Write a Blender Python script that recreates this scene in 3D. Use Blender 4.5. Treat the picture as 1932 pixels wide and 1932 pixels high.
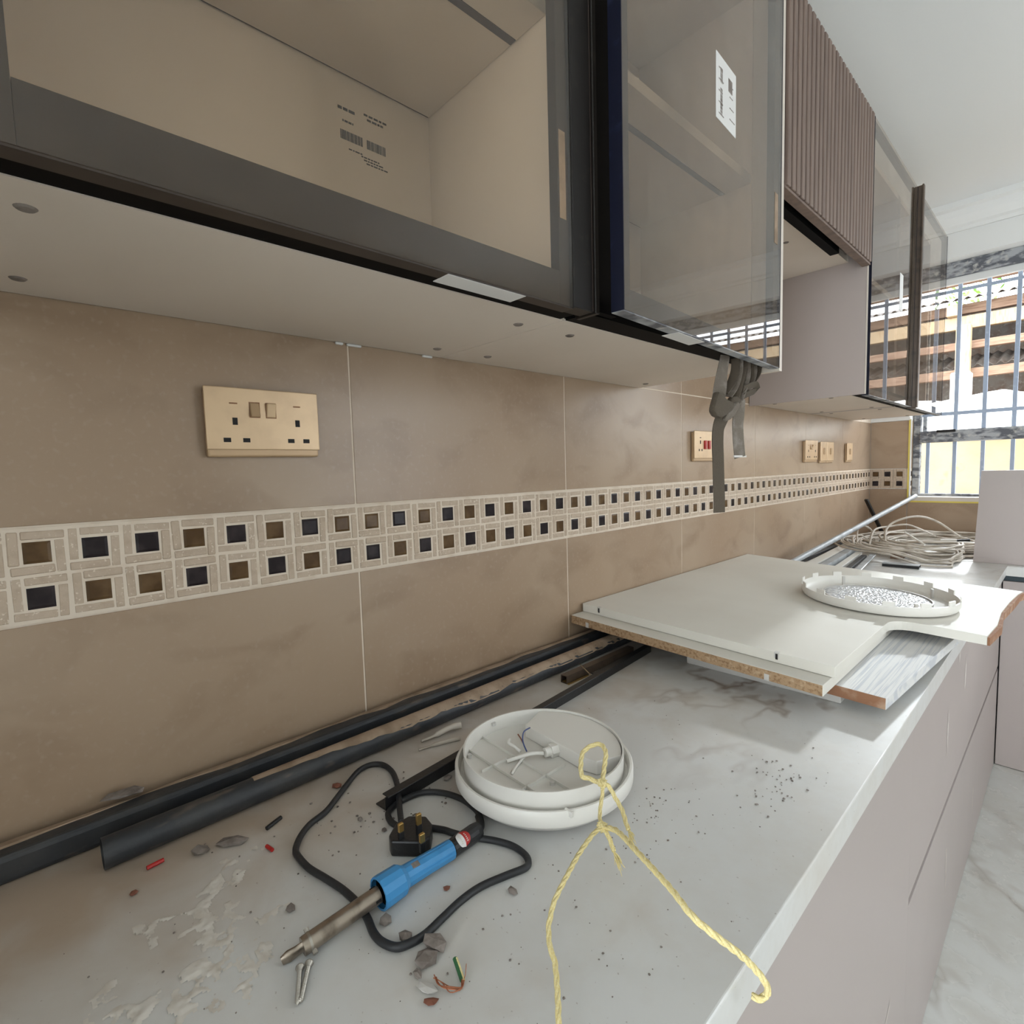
import bpy, bmesh, math, random
from mathutils import Vector, Matrix

for o in list(bpy.data.objects): bpy.data.objects.remove(o)
SC = bpy.context.scene
COL = SC.collection
FLOOR = -0.78            # worktop surface is the local zero; everything is lifted so the floor is z = 0

# ------------------------------------------------------------------ camera
cam = bpy.data.cameras.new('camera'); cam_o = bpy.data.objects.new('camera', cam); COL.objects.link(cam_o)
R = [[0.683243, 0.729653, -0.028021], [-0.03785, 0.073714, 0.996561], [-0.729209, 0.679833, -0.077982]]
cam_o.matrix_world = Matrix(((R[0][0], R[1][0], -R[2][0], [0.77174, -0.38528, 0.40218][0]), (R[0][1], R[1][1], -R[2][1], [0.77174, -0.38528, 0.40218][1]), (R[0][2], R[1][2], -R[2][2], [0.77174, -0.38528, 0.40218][2]), (0, 0, 0, 1)))
cam.sensor_width = 36; cam.lens = 18.5628; cam.clip_start = 0.02
SC.camera = cam_o
# ------------------------------------------------------------------ sky, sun, exposure
w = bpy.data.worlds.new('sky'); SC.world = w; w.use_nodes = True
wb = w.node_tree.nodes['Background']; wb.inputs[0].default_value = (0.87, 0.935, 1.0, 1); wb.inputs[1].default_value = 5.0
sun = bpy.data.lights.new('sun', 'SUN'); sun.energy = 1.25; sun.angle = math.radians(2.5); sun.color = (0.88, 0.95, 1.0)
sun_o = bpy.data.objects.new('sun', sun); COL.objects.link(sun_o)
SUN_DIR = Vector((0.02, -1.0, -0.44)).normalized()
sun_o.rotation_euler = SUN_DIR.to_track_quat('-Z', 'Y').to_euler(); sun_o.location = (0, 6, 4)
def portal(name, loc, rot, sx, sy):
    l = bpy.data.lights.new(name, 'AREA'); l.shape = 'RECTANGLE'; l.size = sx; l.size_y = sy; l.cycles.is_portal = True
    o = bpy.data.objects.new(name, l); COL.objects.link(o); o.location = loc; o.rotation_euler = rot
portal('window_portal', (1.05, 3.2, 0.75), (-math.pi/2, 0, 0), 1.8, 1.15)
portal('side_window_portal', (2.72, 1.5, 0.6), (0, math.pi/2, 0), 1.3, 1.0)
portal('doorway_portal', (1.25, -2.72, 0.3), (math.pi/2, 0, 0), 1.3, 2.16)
SC.view_settings.view_transform = 'Standard'; SC.view_settings.look = 'None'; SC.view_settings.gamma = 1
SC.view_settings.use_curve_mapping = False; SC.view_settings.exposure = 0.87
SC.cycles.max_bounces = 6; SC.cycles.diffuse_bounces = 3; SC.cycles.glossy_bounces = 3; SC.cycles.transmission_bounces = 2; SC.cycles.transparent_max_bounces = 10; SC.cycles.use_adaptive_sampling = True; SC.cycles.adaptive_threshold = 0.06
SC.cycles.sample_clamp_indirect = 6.0; SC.cycles.caustics_reflective = False; SC.cycles.caustics_refractive = False

# ------------------------------------------------------------------ helpers
def srgb(r, g, b):
    f = lambda c: (c/255/12.92 if c/255 <= 0.04045 else ((c/255+0.055)/1.055)**2.4)
    return (f(r), f(g), f(b), 1)
class MB:
    def __init__(s): s.bm = bmesh.new()
    def box(s, x0, x1, y0, y1, z0, z1, bev=0, M=None, seg=1):
        t = bmesh.new()
        v = [t.verts.new((x, y, z)) for x in (x0, x1) for y in (y0, y1) for z in (z0, z1)]
        for f in ((0,1,3,2), (4,6,7,5), (0,4,5,1), (2,3,7,6), (0,2,6,4), (1,5,7,3)): t.faces.new([v[i] for i in f])
        if bev: bmesh.ops.bevel(t, geom=list(t.edges), offset=bev, segments=seg, profile=0.5, affect='EDGES')
        return s.join(t, M)
    def join(s, t, M=None):
        if M is not None: t.transform(M)
        mp = {v: s.bm.verts.new(v.co) for v in t.verts}
        for f in t.faces:
            try: s.bm.faces.new([mp[v] for v in f.verts])
            except ValueError: pass
        t.free(); return s
    def prism(s, poly, z0, z1, bev=0, M=None):
        t = bmesh.new()
        a = [t.verts.new((x, y, z0)) for x, y in poly]; b = [t.verts.new((x, y, z1)) for x, y in poly]
        n = len(poly); t.faces.new(a[::-1]); t.faces.new(b)
        for i in range(n): t.faces.new((a[i], a[(i+1) % n], b[(i+1) % n], b[i]))
        bmesh.ops.recalc_face_normals(t, faces=t.faces)
        if bev: bmesh.ops.bevel(t, geom=list(t.edges), offset=bev, segments=2, profile=0.5, affect='EDGES')
        return s.join(t, M)
    def tube(s, pts, r, n=10, cap=True, closed=False):
        pts = [Vector(p) for p in pts]; N = len(pts); rr = r if isinstance(r, (list, tuple)) else [r]*N
        rings = []; up = None
        for i, p in enumerate(pts):
            a = pts[i-1] if (i > 0 or closed) else p; b = pts[(i+1) % N] if (i < N-1 or closed) else p
            d = (b-a).normalized() if (b-a).length > 1e-9 else Vector((0, 0, 1))
            if up is None: up = Vector((0, 0, 1)) if abs(d.z) < 0.9 else Vector((1, 0, 0))
            up = (up - d*up.dot(d)); up = up.normalized() if up.length > 1e-6 else d.orthogonal().normalized()
            e = d.cross(up)
            rings.append([s.bm.verts.new(p + (up*math.cos(2*math.pi*k/n) + e*math.sin(2*math.pi*k/n))*rr[i]) for k in range(n)])
        for i in range(N if closed else N-1):
            A, B = rings[i], rings[(i+1) % N]
            for k in range(n): s.bm.faces.new((A[k], A[(k+1) % n], B[(k+1) % n], B[k]))
        if cap and not closed: s.bm.faces.new(rings[0][::-1]); s.bm.faces.new(rings[-1])
        return s
    def lathe(s, prof, c=(0, 0, 0), n=48, M=None, closed=False):
        t = bmesh.new(); R_ = []
        for r, z in prof:
            R_.append([t.verts.new((0, 0, z))] if r < 1e-6 else [t.verts.new((r*math.cos(2*math.pi*k/n), r*math.sin(2*math.pi*k/n), z)) for k in range(n)])
        idx = list(range(len(R_)-1)) + ([len(R_)-1] if closed else [])
        for i in idx:
            A, B = R_[i], R_[(i+1) % len(R_)]
            for k in range(n):
                q = (k+1) % n
                if len(A) == 1 and len(B) == 1: continue
                if len(A) == 1: t.faces.new((A[0], B[k], B[q]))
                elif len(B) == 1: t.faces.new((A[k], A[q], B[0]))
                else: t.faces.new((A[k], A[q], B[q], B[k]))
        bmesh.ops.recalc_face_normals(t, faces=t.faces)
        return s.join(t, M if M is not None else Matrix.Translation(c))
    def ribbon(s, pts, wid, th):
        """pts: list of (point, width direction)."""
        N = len(pts); rows = []
        P = [Vector(p) for p, _ in pts]
        for i, (p, wd) in enumerate(pts):
            d = (P[min(i+1, N-1)] - P[max(i-1, 0)]).normalized(); wv = Vector(wd); wv = (wv - d*wv.dot(d)).normalized()
            nn = d.cross(wv).normalized(); W = wid[i] if isinstance(wid, (list, tuple)) else wid
            rows.append([s.bm.verts.new(P[i] + wv*a*W/2 + nn*b*th/2) for a, b in ((-1, -1), (1, -1), (1, 1), (-1, 1))])
        for i in range(N-1):
            for k in range(4): s.bm.faces.new((rows[i][k], rows[i][(k+1) % 4], rows[i+1][(k+1) % 4], rows[i+1][k]))
        s.bm.faces.new(rows[0][::-1]); s.bm.faces.new(rows[-1]); return s
    def grid(s, fn, nu, nv):
        V = [[s.bm.verts.new(fn(i/nu, j/nv)) for j in range(nv+1)] for i in range(nu+1)]
        for i in range(nu):
            for j in range(nv): s.bm.faces.new((V[i][j], V[i+1][j], V[i+1][j+1], V[i][j+1]))
        return s
    def shift(s, fn):
        for v in s.bm.verts: v.co = Vector(fn(v.co))
        return s
    def build(s, name, mat, parent=None, smooth=False):
        bmesh.ops.recalc_face_normals(s.bm, faces=s.bm.faces)
        off = Vector((0, 0, 0)); q = parent
        while q is not None: off += q.location; q = q.parent
        for v in s.bm.verts: v.co -= off
        me = bpy.data.meshes.new(name); s.bm.to_mesh(me); s.bm.free()
        if smooth:
            for p in me.polygons: p.use_smooth = True
            if smooth != 'all':
                try: me.set_sharp_from_angle(angle=math.radians(40))
                except Exception: pass
        me.materials.append(mat)
        o = bpy.data.objects.new(name, me); COL.objects.link(o)
        if parent is not None: o.parent = parent
        return o
def B(*a, **k): return MB().box(*a, **k)
def tag(o, label=None, cat=None, group=None, kind=None):
    if label: o['label'] = label
    if cat: o['category'] = cat
    if group: o['group'] = group
    if kind: o['kind'] = kind
    return o
def thing(name, label, cat, loc=(0, 0, 0), group=None, kind=None):
    o = bpy.data.objects.new(name, None); COL.objects.link(o); o.location = loc; o.empty_display_size = 0.05
    return tag(o, label, cat, group, kind)
def share(src, loc, parent, name=None):
    """another object with the same mesh (a repeat of a piece)."""
    o = bpy.data.objects.new(name or src.name.split('.')[0], src.data); COL.objects.link(o); o.parent = parent; o.location = loc
    return o
def spline(P, n=8, closed=False):
    P = [Vector(p) for p in P]; out = []; N = len(P)
    for i in range(N if closed else N-1):
        g = lambda k: P[k % N] if closed else P[max(0, min(N-1, k))]
        p0, p1, p2, p3 = g(i-1), g(i), g(i+1), g(i+2)
        for k in range(n):
            t = k/n
            out.append(0.5*((2*p1) + (p2-p0)*t + (2*p0-5*p1+4*p2-p3)*t*t + (3*p1-p0-3*p2+p3)*t*t*t))
    if not closed: out.append(P[-1])
    return out
def frame_between(a, b):
    """matrix whose z axis runs from a to b, origin at a."""
    a, b = Vector(a), Vector(b); q = (b-a).to_track_quat('Z', 'Y')
    return Matrix.Translation(a) @ q.to_matrix().to_4x4()

# ------------------------------------------------------------------ materials
def mat(name, col, rough=0.5, metal=0, spec=0.5, noise=None, bump=None, coat=0):
    """noise: (scale, second colour, lo, hi[, stretch xyz, distortion]); bump: (scale, strength)."""
    m = bpy.data.materials.new(name); m.use_nodes = True; nt = m.node_tree; b = nt.nodes['Principled BSDF']
    b.inputs['Base Color'].default_value = col; b.inputs['Roughness'].default_value = rough; b.inputs['Metallic'].default_value = metal
    b.inputs['Specular IOR Level'].default_value = spec; b.inputs['Coat Weight'].default_value = coat
    geo = nt.nodes.new('ShaderNodeNewGeometry'); last = None
    if noise:
        lst = noise if isinstance(noise, list) else [noise]
        for nz in lst:
            mp = nt.nodes.new('ShaderNodeMapping'); nt.links.new(geo.outputs['Position'], mp.inputs[0])
            if len(nz) > 4: mp.inputs['Scale'].default_value = nz[4]
            n = nt.nodes.new('ShaderNodeTexNoise'); n.inputs['Scale'].default_value = nz[0]; n.inputs['Detail'].default_value = 3
            if len(nz) > 5: n.inputs['Distortion'].default_value = nz[5]
            nt.links.new(mp.outputs[0], n.inputs[0])
            mr = nt.nodes.new('ShaderNodeMapRange'); mr.inputs[1].default_value = nz[2]; mr.inputs[2].default_value = nz[3]; nt.links.new(n.outputs[0], mr.inputs[0])
            mx = nt.nodes.new('ShaderNodeMix'); mx.data_type = 'RGBA'; nt.links.new(mr.outputs[0], mx.inputs[0])
            if last is None: mx.inputs[6].default_value = col
            else: nt.links.new(last, mx.inputs[6])
            mx.inputs[7].default_value = nz[1]; last = mx.outputs[2]
        nt.links.new(last, b.inputs['Base Color'])
    if bump:
        n = nt.nodes.new('ShaderNodeTexNoise'); n.inputs['Scale'].default_value = bump[0]; n.inputs['Detail'].default_value = 2
        nt.links.new(geo.outputs['Position'], n.inputs[0])
        bp_ = nt.nodes.new('ShaderNodeBump'); bp_.inputs['Strength'].default_value = bump[1]; bp_.inputs['Distance'].default_value = 0.004
        nt.links.new(n.outputs[0], bp_.inputs['Height']); nt.links.new(bp_.outputs[0], b.inputs['Normal'])
    return m
def marble(name, base, vein, dust, rough, vs=1.3, grime=None):
    m = bpy.data.materials.new(name); m.use_nodes = True; nt = m.node_tree; b = nt.nodes['Principled BSDF']; N, L = nt.nodes.new, nt.links.new
    geo = N('ShaderNodeNewGeometry')
    def vein_layer(scale, dist, width, rot):
        mp = N('ShaderNodeMapping'); mp.inputs['Rotation'].default_value = (0, 0, rot); mp.inputs['Scale'].default_value = (1, 0.45, 1); L(geo.outputs['Position'], mp.inputs[0])
        n = N('ShaderNodeTexNoise'); n.inputs['Scale'].default_value = scale; n.inputs['Detail'].default_value = 5; n.inputs['Distortion'].default_value = dist; n.inputs['Roughness'].default_value = 0.6; L(mp.outputs[0], n.inputs[0])
        s1 = N('ShaderNodeMath'); s1.operation = 'SUBTRACT'; s1.inputs[1].default_value = 0.5; L(n.outputs[0], s1.inputs[0])
        a = N('ShaderNodeMath'); a.operation = 'ABSOLUTE'; L(s1.outputs[0], a.inputs[0])
        r = N('ShaderNodeMapRange'); r.inputs[1].default_value = 0; r.inputs[2].default_value = width; r.inputs[3].default_value = 1; r.inputs[4].default_value = 0; L(a.outputs[0], r.inputs[0])
        return r.outputs[0]
    v1 = vein_layer(vs, 1.2, 0.02, 0.7)
    mask = N('ShaderNodeTexNoise'); mask.inputs['Scale'].default_value = 2.2; L(geo.outputs['Position'], mask.inputs[0])
    mm = N('ShaderNodeMapRange'); mm.inputs[1].default_value = 0.48; mm.inputs[2].default_value = 0.66; L(mask.outputs[0], mm.inputs[0])
    mul = N('ShaderNodeMath'); mul.operation = 'MULTIPLY'; L(v1, mul.inputs[0]); L(mm.outputs[0], mul.inputs[1])
    mx = N('ShaderNodeMix'); mx.data_type = 'RGBA'; mx.inputs[6].default_value = base; mx.inputs[7].default_value = vein; L(mul.outputs[0], mx.inputs[0])
    # dust film
    d = N('ShaderNodeTexNoise'); d.inputs['Scale'].default_value = 5.5; d.inputs['Detail'].default_value = 5; d.inputs['Roughness'].default_value = 0.65; L(geo.outputs['Position'], d.inputs[0])
    dr = N('ShaderNodeMapRange'); dr.inputs[1].default_value = 0.42; dr.inputs[2].default_value = 0.68; dr.inputs[4].default_value = 0.8; L(d.outputs[0], dr.inputs[0])
    mx2 = N('ShaderNodeMix'); mx2.data_type = 'RGBA'; mx2.inputs[7].default_value = dust; L(mx.outputs[2], mx2.inputs[6]); L(dr.outputs[0], mx2.inputs[0])
    # speckles of grit
    sp = N('ShaderNodeTexNoise'); sp.inputs['Scale'].default_value = 260; sp.inputs['Detail'].default_value = 1; L(geo.outputs['Position'], sp.inputs[0])
    sr = N('ShaderNodeMapRange'); sr.inputs[1].default_value = 0.74; sr.inputs[2].default_value = 0.80; sr.inputs[4].default_value = 0.4; L(sp.outputs[0], sr.inputs[0])
    mx3 = N('ShaderNodeMix'); mx3.data_type = 'RGBA'; mx3.inputs[7].default_value = vein; L(mx2.outputs[2], mx3.inputs[6]); L(sr.outputs[0], mx3.inputs[0])
    last = mx3.outputs[2]
    if grime:      # builders' dirt, thickest along the wall and the near end
        sx = N('ShaderNodeSeparateXYZ'); L(geo.outputs['Position'], sx.inputs[0])
        gx = N('ShaderNodeMapRange'); gx.inputs[1].default_value = 0.10; gx.inputs[2].default_value = 0.34; gx.inputs[3].default_value = 1.0; gx.inputs[4].default_value = 0.0; L(sx.outputs[0], gx.inputs[0])
        gy = N('ShaderNodeMapRange'); gy.inputs[1].default_value = -0.5; gy.inputs[2].default_value = 0.7; gy.inputs[3].default_value = 1.0; gy.inputs[4].default_value = 0.35; L(sx.outputs[1], gy.inputs[0])
        gm = N('ShaderNodeMath'); gm.operation = 'MULTIPLY'; L(gx.outputs[0], gm.inputs[0]); L(gy.outputs[0], gm.inputs[1])
        gn = N('ShaderNodeTexNoise'); gn.inputs['Scale'].default_value = 11; gn.inputs['Detail'].default_value = 5; gn.inputs['Distortion'].default_value = 0.5; L(geo.outputs['Position'], gn.inputs[0])
        ga = N('ShaderNodeMath'); ga.operation = 'ADD'; L(gm.outputs[0], ga.inputs[0]); L(gn.outputs[0], ga.inputs[1])
        gr_ = N('ShaderNodeMapRange'); gr_.inputs[1].default_value = 0.62; gr_.inputs[2].default_value = 1.35; gr_.inputs[4].default_value = 0.85; L(ga.outputs[0], gr_.inputs[0])
        m4 = N('ShaderNodeMix'); m4.data_type = 'RGBA'; m4.inputs[7].default_value = grime; L(last, m4.inputs[6]); L(gr_.outputs[0], m4.inputs[0]); last = m4.outputs[2]
    L(last, b.inputs['Base Color'])
    rr = N('ShaderNodeMapRange'); rr.inputs[3].default_value = rough; rr.inputs[4].default_value = min(1, rough+0.35); L(dr.outputs[0], rr.inputs[0]); L(rr.outputs[0], b.inputs['Roughness'])
    bp_ = N('ShaderNodeBump'); bp_.inputs['Strength'].default_value = 0.18; bp_.inputs['Distance'].default_value = 0.003; L(d.outputs[0], bp_.inputs['Height']); L(bp_.outputs[0], b.inputs['Normal'])
    return m
def glass(name, tint, ior=1.52, rough=0.015, film=0.0, filmcol=(0.5, 0.5, 0.5, 1)):
    m = bpy.data.materials.new(name); m.use_nodes = True; nt = m.node_tree; N, L = nt.nodes.new, nt.links.new
    for n in list(nt.nodes):
        if n.type == 'BSDF_PRINCIPLED': nt.nodes.remove(n)
    out = [n for n in nt.nodes if n.type == 'OUTPUT_MATERIAL'][0]
    tr = N('ShaderNodeBsdfTransparent'); tr.inputs[0].default_value = tint
    gl = N('ShaderNodeBsdfGlossy'); gl.inputs['Roughness'].default_value = rough; gl.inputs[0].default_value = (1, 1, 1, 1)
    fr = N('ShaderNodeFresnel'); fr.inputs[0].default_value = ior
    mx = N('ShaderNodeMixShader'); bk = N('ShaderNodeNewGeometry'); inv = N('ShaderNodeMath'); inv.operation = 'SUBTRACT'; inv.inputs[0].default_value = 1; L(bk.outputs['Backfacing'], inv.inputs[1])
    fm = N('ShaderNodeMath'); fm.operation = 'MULTIPLY'; L(fr.outputs[0], fm.inputs[0]); L(inv.outputs[0], fm.inputs[1]); L(fm.outputs[0], mx.inputs[0])
    tm = N('ShaderNodeMix'); tm.data_type = 'RGBA'; tm.inputs[6].default_value = tint; tm.inputs[7].default_value = (1, 1, 1, 1); L(bk.outputs['Backfacing'], tm.inputs[0]); L(tm.outputs[2], tr.inputs[0])
    df = N('ShaderNodeBsdfDiffuse'); df.inputs[0].default_value = filmcol
    geo = N('ShaderNodeNewGeometry'); nz = N('ShaderNodeTexNoise'); nz.inputs['Scale'].default_value = 7; nz.inputs['Detail'].default_value = 4; L(geo.outputs['Position'], nz.inputs[0])
    mr = N('ShaderNodeMapRange'); mr.inputs[1].default_value = 0.4; mr.inputs[2].default_value = 0.75; mr.inputs[3].default_value = film*0.5; mr.inputs[4].default_value = film*1.6; L(nz.outputs[0], mr.inputs[0])
    m0 = N('ShaderNodeMixShader'); L(mr.outputs[0], m0.inputs[0]); L(tr.outputs[0], m0.inputs[1]); L(df.outputs[0], m0.inputs[2])
    L(m0.outputs[0], mx.inputs[1]); L(gl.outputs[0], mx.inputs[2]); L(mx.outputs[0], out.inputs[0])
    return m

M_tile = mat('beige_porcelain', srgb(164, 139, 114), 0.33, spec=0.45, noise=[(2.2, srgb(175, 153, 129), 0.4, 0.65), (7, srgb(148, 123, 99), 0.5, 0.8, (1, 1, 1.6), 0.6), (130, srgb(172, 150, 128), 0.55, 0.85)], bump=(40, 0.03))
M_grout = mat('cream_grout', srgb(226, 211, 192), 0.9, noise=(30, srgb(212, 194, 172), 0.5, 0.75))
M_stone = mat('travertine_chip', srgb(198, 178, 156), 0.8, noise=[(90, srgb(186, 165, 143), 0.45, 0.7), (260, srgb(226, 212, 194), 0.62, 0.7)], bump=(220, 0.15))
M_gbrown = mat('olive_brown_glass', srgb(86, 64, 40), 0.22, spec=0.14, noise=(40, srgb(108, 84, 56), 0.4, 0.7))
M_gdark = mat('black_plum_glass', srgb(40, 33, 34), 0.22, spec=0.14, noise=(40, srgb(58, 50, 50), 0.45, 0.7))
M_paint = mat('white_paint', srgb(232, 232, 228), 0.7)
M_ceil = mat('ceiling_paint', srgb(232, 233, 230), 0.75)
M_top = marble('marble_worktop', srgb(218, 217, 213), srgb(134, 112, 94), srgb(208, 202, 192), 0.3, grime=srgb(172, 150, 126))
M_floor = marble('marble_floor', srgb(206, 206, 200), srgb(168, 160, 150), srgb(190, 186, 176), 0.18, vs=0.9)
M_carc = mat('cream_laminate', srgb(228, 216, 202), 0.5, noise=(3, srgb(220, 207, 192), 0.4, 0.7))
M_mauve = mat('mauve_grey_laminate', srgb(180, 168, 162), 0.42, noise=(2.5, srgb(174, 163, 157), 0.4, 0.7))
M_edge = mat('pale_edge_band', srgb(214, 204, 190), 0.5)
M_black = mat('flat_black', srgb(7, 6, 6), 0.7, spec=0.1)
M_blackpl = mat('black_plastic', srgb(30, 30, 31), 0.4, bump=(300, 0.1))
M_navy = mat('navy_edge_film', srgb(12, 15, 32), 0.4, spec=0.25, noise=(60, srgb(26, 32, 52), 0.62, 0.78))
M_bronze = mat('bronze_frame', srgb(56, 48, 43), 0.45, metal=0.1, spec=0.3, noise=(9, srgb(68, 59, 53), 0.5, 0.75))
M_handle = mat('dark_bronze_profile', srgb(24, 20, 17), 0.45, metal=0.1, spec=0.3, noise=(50, srgb(46, 40, 34), 0.62, 0.8))
M_handle2 = mat('brown_bronze_profile', srgb(92, 78, 66), 0.4, metal=0.3, noise=(30, srgb(70, 60, 52), 0.5, 0.7))
M_glass = glass('bronze_tinted_glass', (0.86, 0.79, 0.69, 1), film=0.02, filmcol=(0.42, 0.36, 0.29, 1))
M_glass2 = glass('grey_tinted_glass', (0.66, 0.58, 0.49, 1), ior=1.6, film=0.12, filmcol=(0.34, 0.28, 0.22, 1))
M_slat = mat('walnut_slat', srgb(122, 103, 91), 0.55, noise=(14, srgb(104, 87, 77), 0.4, 0.7, (4, 4, 0.4)))
M_slatdk = mat('walnut_groove', srgb(74, 58, 48), 0.6)
M_white = mat('white_plastic', srgb(232, 228, 219), 0.4)
M_whiteg = mat('white_plastic_grey', srgb(206, 202, 195), 0.45)
M_paper = mat('label_paper', srgb(226, 224, 220), 0.6)
M_ink = mat('label_ink', srgb(58, 52, 48), 0.7)
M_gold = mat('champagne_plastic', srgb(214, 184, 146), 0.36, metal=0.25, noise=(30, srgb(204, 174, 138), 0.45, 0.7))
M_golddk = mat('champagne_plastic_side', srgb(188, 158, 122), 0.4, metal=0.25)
M_hole = mat('socket_hole', srgb(16, 13, 11), 0.7)
M_red = mat('red_plastic', srgb(176, 36, 32), 0.35)
M_pipe = mat('dusty_dark_conduit', srgb(44, 46, 49), 0.5, noise=[(18, srgb(56, 56, 56), 0.45, 0.65), (50, srgb(112, 98, 84), 0.62, 0.78, (1, 0.3, 1))], bump=(120, 0.15))
M_dust = mat('plaster_dust', srgb(164, 142, 120), 0.95, noise=(30, srgb(140, 119, 98), 0.45, 0.65), bump=(90, 0.4))
M_chip = mat('raw_chipboard', srgb(178, 148, 114), 0.9, noise=[(220, srgb(146, 114, 82), 0.48, 0.66), (120, srgb(200, 174, 142), 0.58, 0.75)], bump=(200, 0.5))
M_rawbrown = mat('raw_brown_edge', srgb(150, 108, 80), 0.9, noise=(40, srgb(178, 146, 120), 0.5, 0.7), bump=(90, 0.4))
M_board = mat('white_laminate', srgb(231, 227, 216), 0.62, spec=0.25, noise=(4, srgb(224, 219, 207), 0.4, 0.7))
M_boardg = mat('pale_woodgrain_laminate', srgb(222, 220, 216), 0.65, spec=0.25, noise=(30, srgb(198, 199, 201), 0.48, 0.60, (11.0, 0.22, 1), 0.5))
M_stonegrey = mat('grey_rubble', srgb(142, 132, 124), 0.95, noise=(60, srgb(112, 102, 94), 0.45, 0.65), bump=(120, 0.6))
M_blue = mat('blue_grip', srgb(66, 142, 196), 0.38, noise=(30, srgb(54, 126, 180), 0.5, 0.7))
M_steel = mat('worn_steel', srgb(164, 152, 138), 0.3, metal=0.9, noise=(60, srgb(120, 108, 96), 0.5, 0.7))
M_zinc = mat('zinc_screw', srgb(176, 170, 160), 0.35, metal=0.85)
M_brass = mat('brass_pin', srgb(196, 160, 96), 0.3, metal=0.9)
M_cable = mat('black_cable', srgb(36, 37, 39), 0.5, bump=(200, 0.1))
M_twine = mat('yellow_twine', srgb(232, 213, 148), 0.9, noise=(700, srgb(240, 226, 174), 0.45, 0.65), bump=(900, 0.3))
M_strap = mat('grey_webbing', srgb(116, 106, 94), 0.9, noise=(50, srgb(138, 130, 120), 0.5, 0.7), bump=(600, 0.5))
M_strapd = mat('dark_webbing', srgb(86, 76, 63), 0.9, bump=(600, 0.5))
M_conduit = mat('grey_conduit', srgb(168, 172, 174), 0.35, noise=(20, srgb(140, 142, 142), 0.5, 0.7))
M_coil = mat('dirty_white_cable', srgb(206, 196, 182), 0.6, noise=(14, srgb(172, 160, 144), 0.45, 0.65))
M_frame = mat('smeared_window_frame', srgb(92, 94, 100), 0.6, noise=[(16, srgb(170, 172, 174), 0.44, 0.58, (1, 1, 2.5)), (50, srgb(190, 188, 182), 0.55, 0.7)])
M_bar = mat('blue_grey_bar', srgb(164, 177, 196), 0.5, noise=(40, srgb(194, 204, 216), 0.6, 0.75))
M_yellow = mat('yellow_corner_trim', srgb(226, 204, 96), 0.5)
M_ochre = mat('ochre_render', srgb(156, 137, 108), 0.95, noise=[(3, srgb(148, 127, 97), 0.45, 0.65), (5, srgb(118, 92, 62), 0.62, 0.74)], bump=(40, 0.5))
M_white_r = mat('white_render', srgb(236, 232, 224), 0.95, noise=(8, srgb(216, 206, 192), 0.5, 0.7), bump=(30, 0.8))
M_timber = mat('old_timber', srgb(138, 112, 92), 0.85, noise=(10, srgb(116, 88, 70), 0.45, 0.65, (0.5, 3, 5)))
M_timberl = mat('pale_timber', srgb(164, 142, 112), 0.85, noise=(12, srgb(150, 124, 92), 0.5, 0.7, (4, 4, 0.6)))
M_sheet = mat('rusty_corrugated_sheet', srgb(108, 101, 93), 0.7, metal=0.1, noise=[(5, srgb(96, 80, 68), 0.45, 0.65), (18, srgb(126, 120, 112), 0.55, 0.7)])
M_smear = mat('dried_plaster', srgb(206, 197, 188), 0.9, noise=(40, srgb(190, 180, 172), 0.45, 0.65))
M_leaf = mat('leaf_green', srgb(120, 160, 60), 0.6, noise=(8, srgb(80, 120, 40), 0.4, 0.7))
M_teal = mat('dark_teal_recess', srgb(38, 58, 64), 0.5)
M_copper = mat('copper_strand', srgb(170, 106, 76), 0.4, metal=0.7)
M_green = mat('green_yellow_sleeve', srgb(48, 98, 62), 0.5)
M_bluew = mat('blue_wire', srgb(70, 84, 130), 0.5)
M_brownw = mat('brown_bit', srgb(128, 80, 62), 0.8)
M_clear = mat('pearl_lens', srgb(222, 222, 222), 0.18, noise=(120, srgb(180, 182, 186), 0.45, 0.6), bump=(140, 0.9))

# ------------------------------------------------------------------ room shell
ZT, ZB = 0.355, 0.251          # mosaic band
WY = 3.0                       # window wall plane
CEIL = 1.60
def struct(o): o['kind'] = 'structure'; return o
wall_left = struct(B(-0.15, -0.0007, -0.85, 3.3, FLOOR, CEIL).build('wall_left', M_grout))
wx0, wx1, wz0, wz1 = 0.168, 1.95, 0.205, 1.37
wf = MB().box(-0.004, wx0, WY+0.004, WY+0.25, FLOOR, CEIL).box(wx0, wx1, WY+0.004, WY+0.25, FLOOR, wz0).box(wx0, wx1, WY+0.004, WY+0.25, wz1, CEIL).box(wx1, 2.75, WY+0.004, WY+0.25, FLOOR, CEIL)
wall_front = struct(wf.build('wall_front', M_paint))
wr = MB()
wr.box(2.6, 2.75, -2.7, 1.0, FLOOR, CEIL).box(2.6, 2.75, 2.0, 3.0, FLOOR, CEIL).box(2.6, 2.75, 1.0, 2.0, FLOOR, -0.05).box(2.6, 2.75, 1.0, 2.0, 1.25, CEIL)
wall_right = struct(wr.build('wall_right', M_paint))
wbk = MB().box(0.45, 0.6, -2.75, -0.95, FLOOR, CEIL).box(-0.15, 0.6, -0.95, -0.85, FLOOR, CEIL).box(1.9, 2.75, -2.75, -2.6, FLOOR, CEIL).box(0.6, 1.9, -2.75, -2.6, 1.38, CEIL)  # near-left stub boxes added out of view to keep light off the tiles
wall_back_and_shade_stub = struct(wbk.build('wall_back_and_shade_stub', M_paint))
struct(B(-0.15, 2.75, -2.75, 3.25, CEIL, CEIL+0.12).build('ceiling', M_ceil))
struct(B(-0.15, 2.75, -2.75, 3.25, FLOOR-0.1, FLOOR).build('floor', M_floor))
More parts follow.
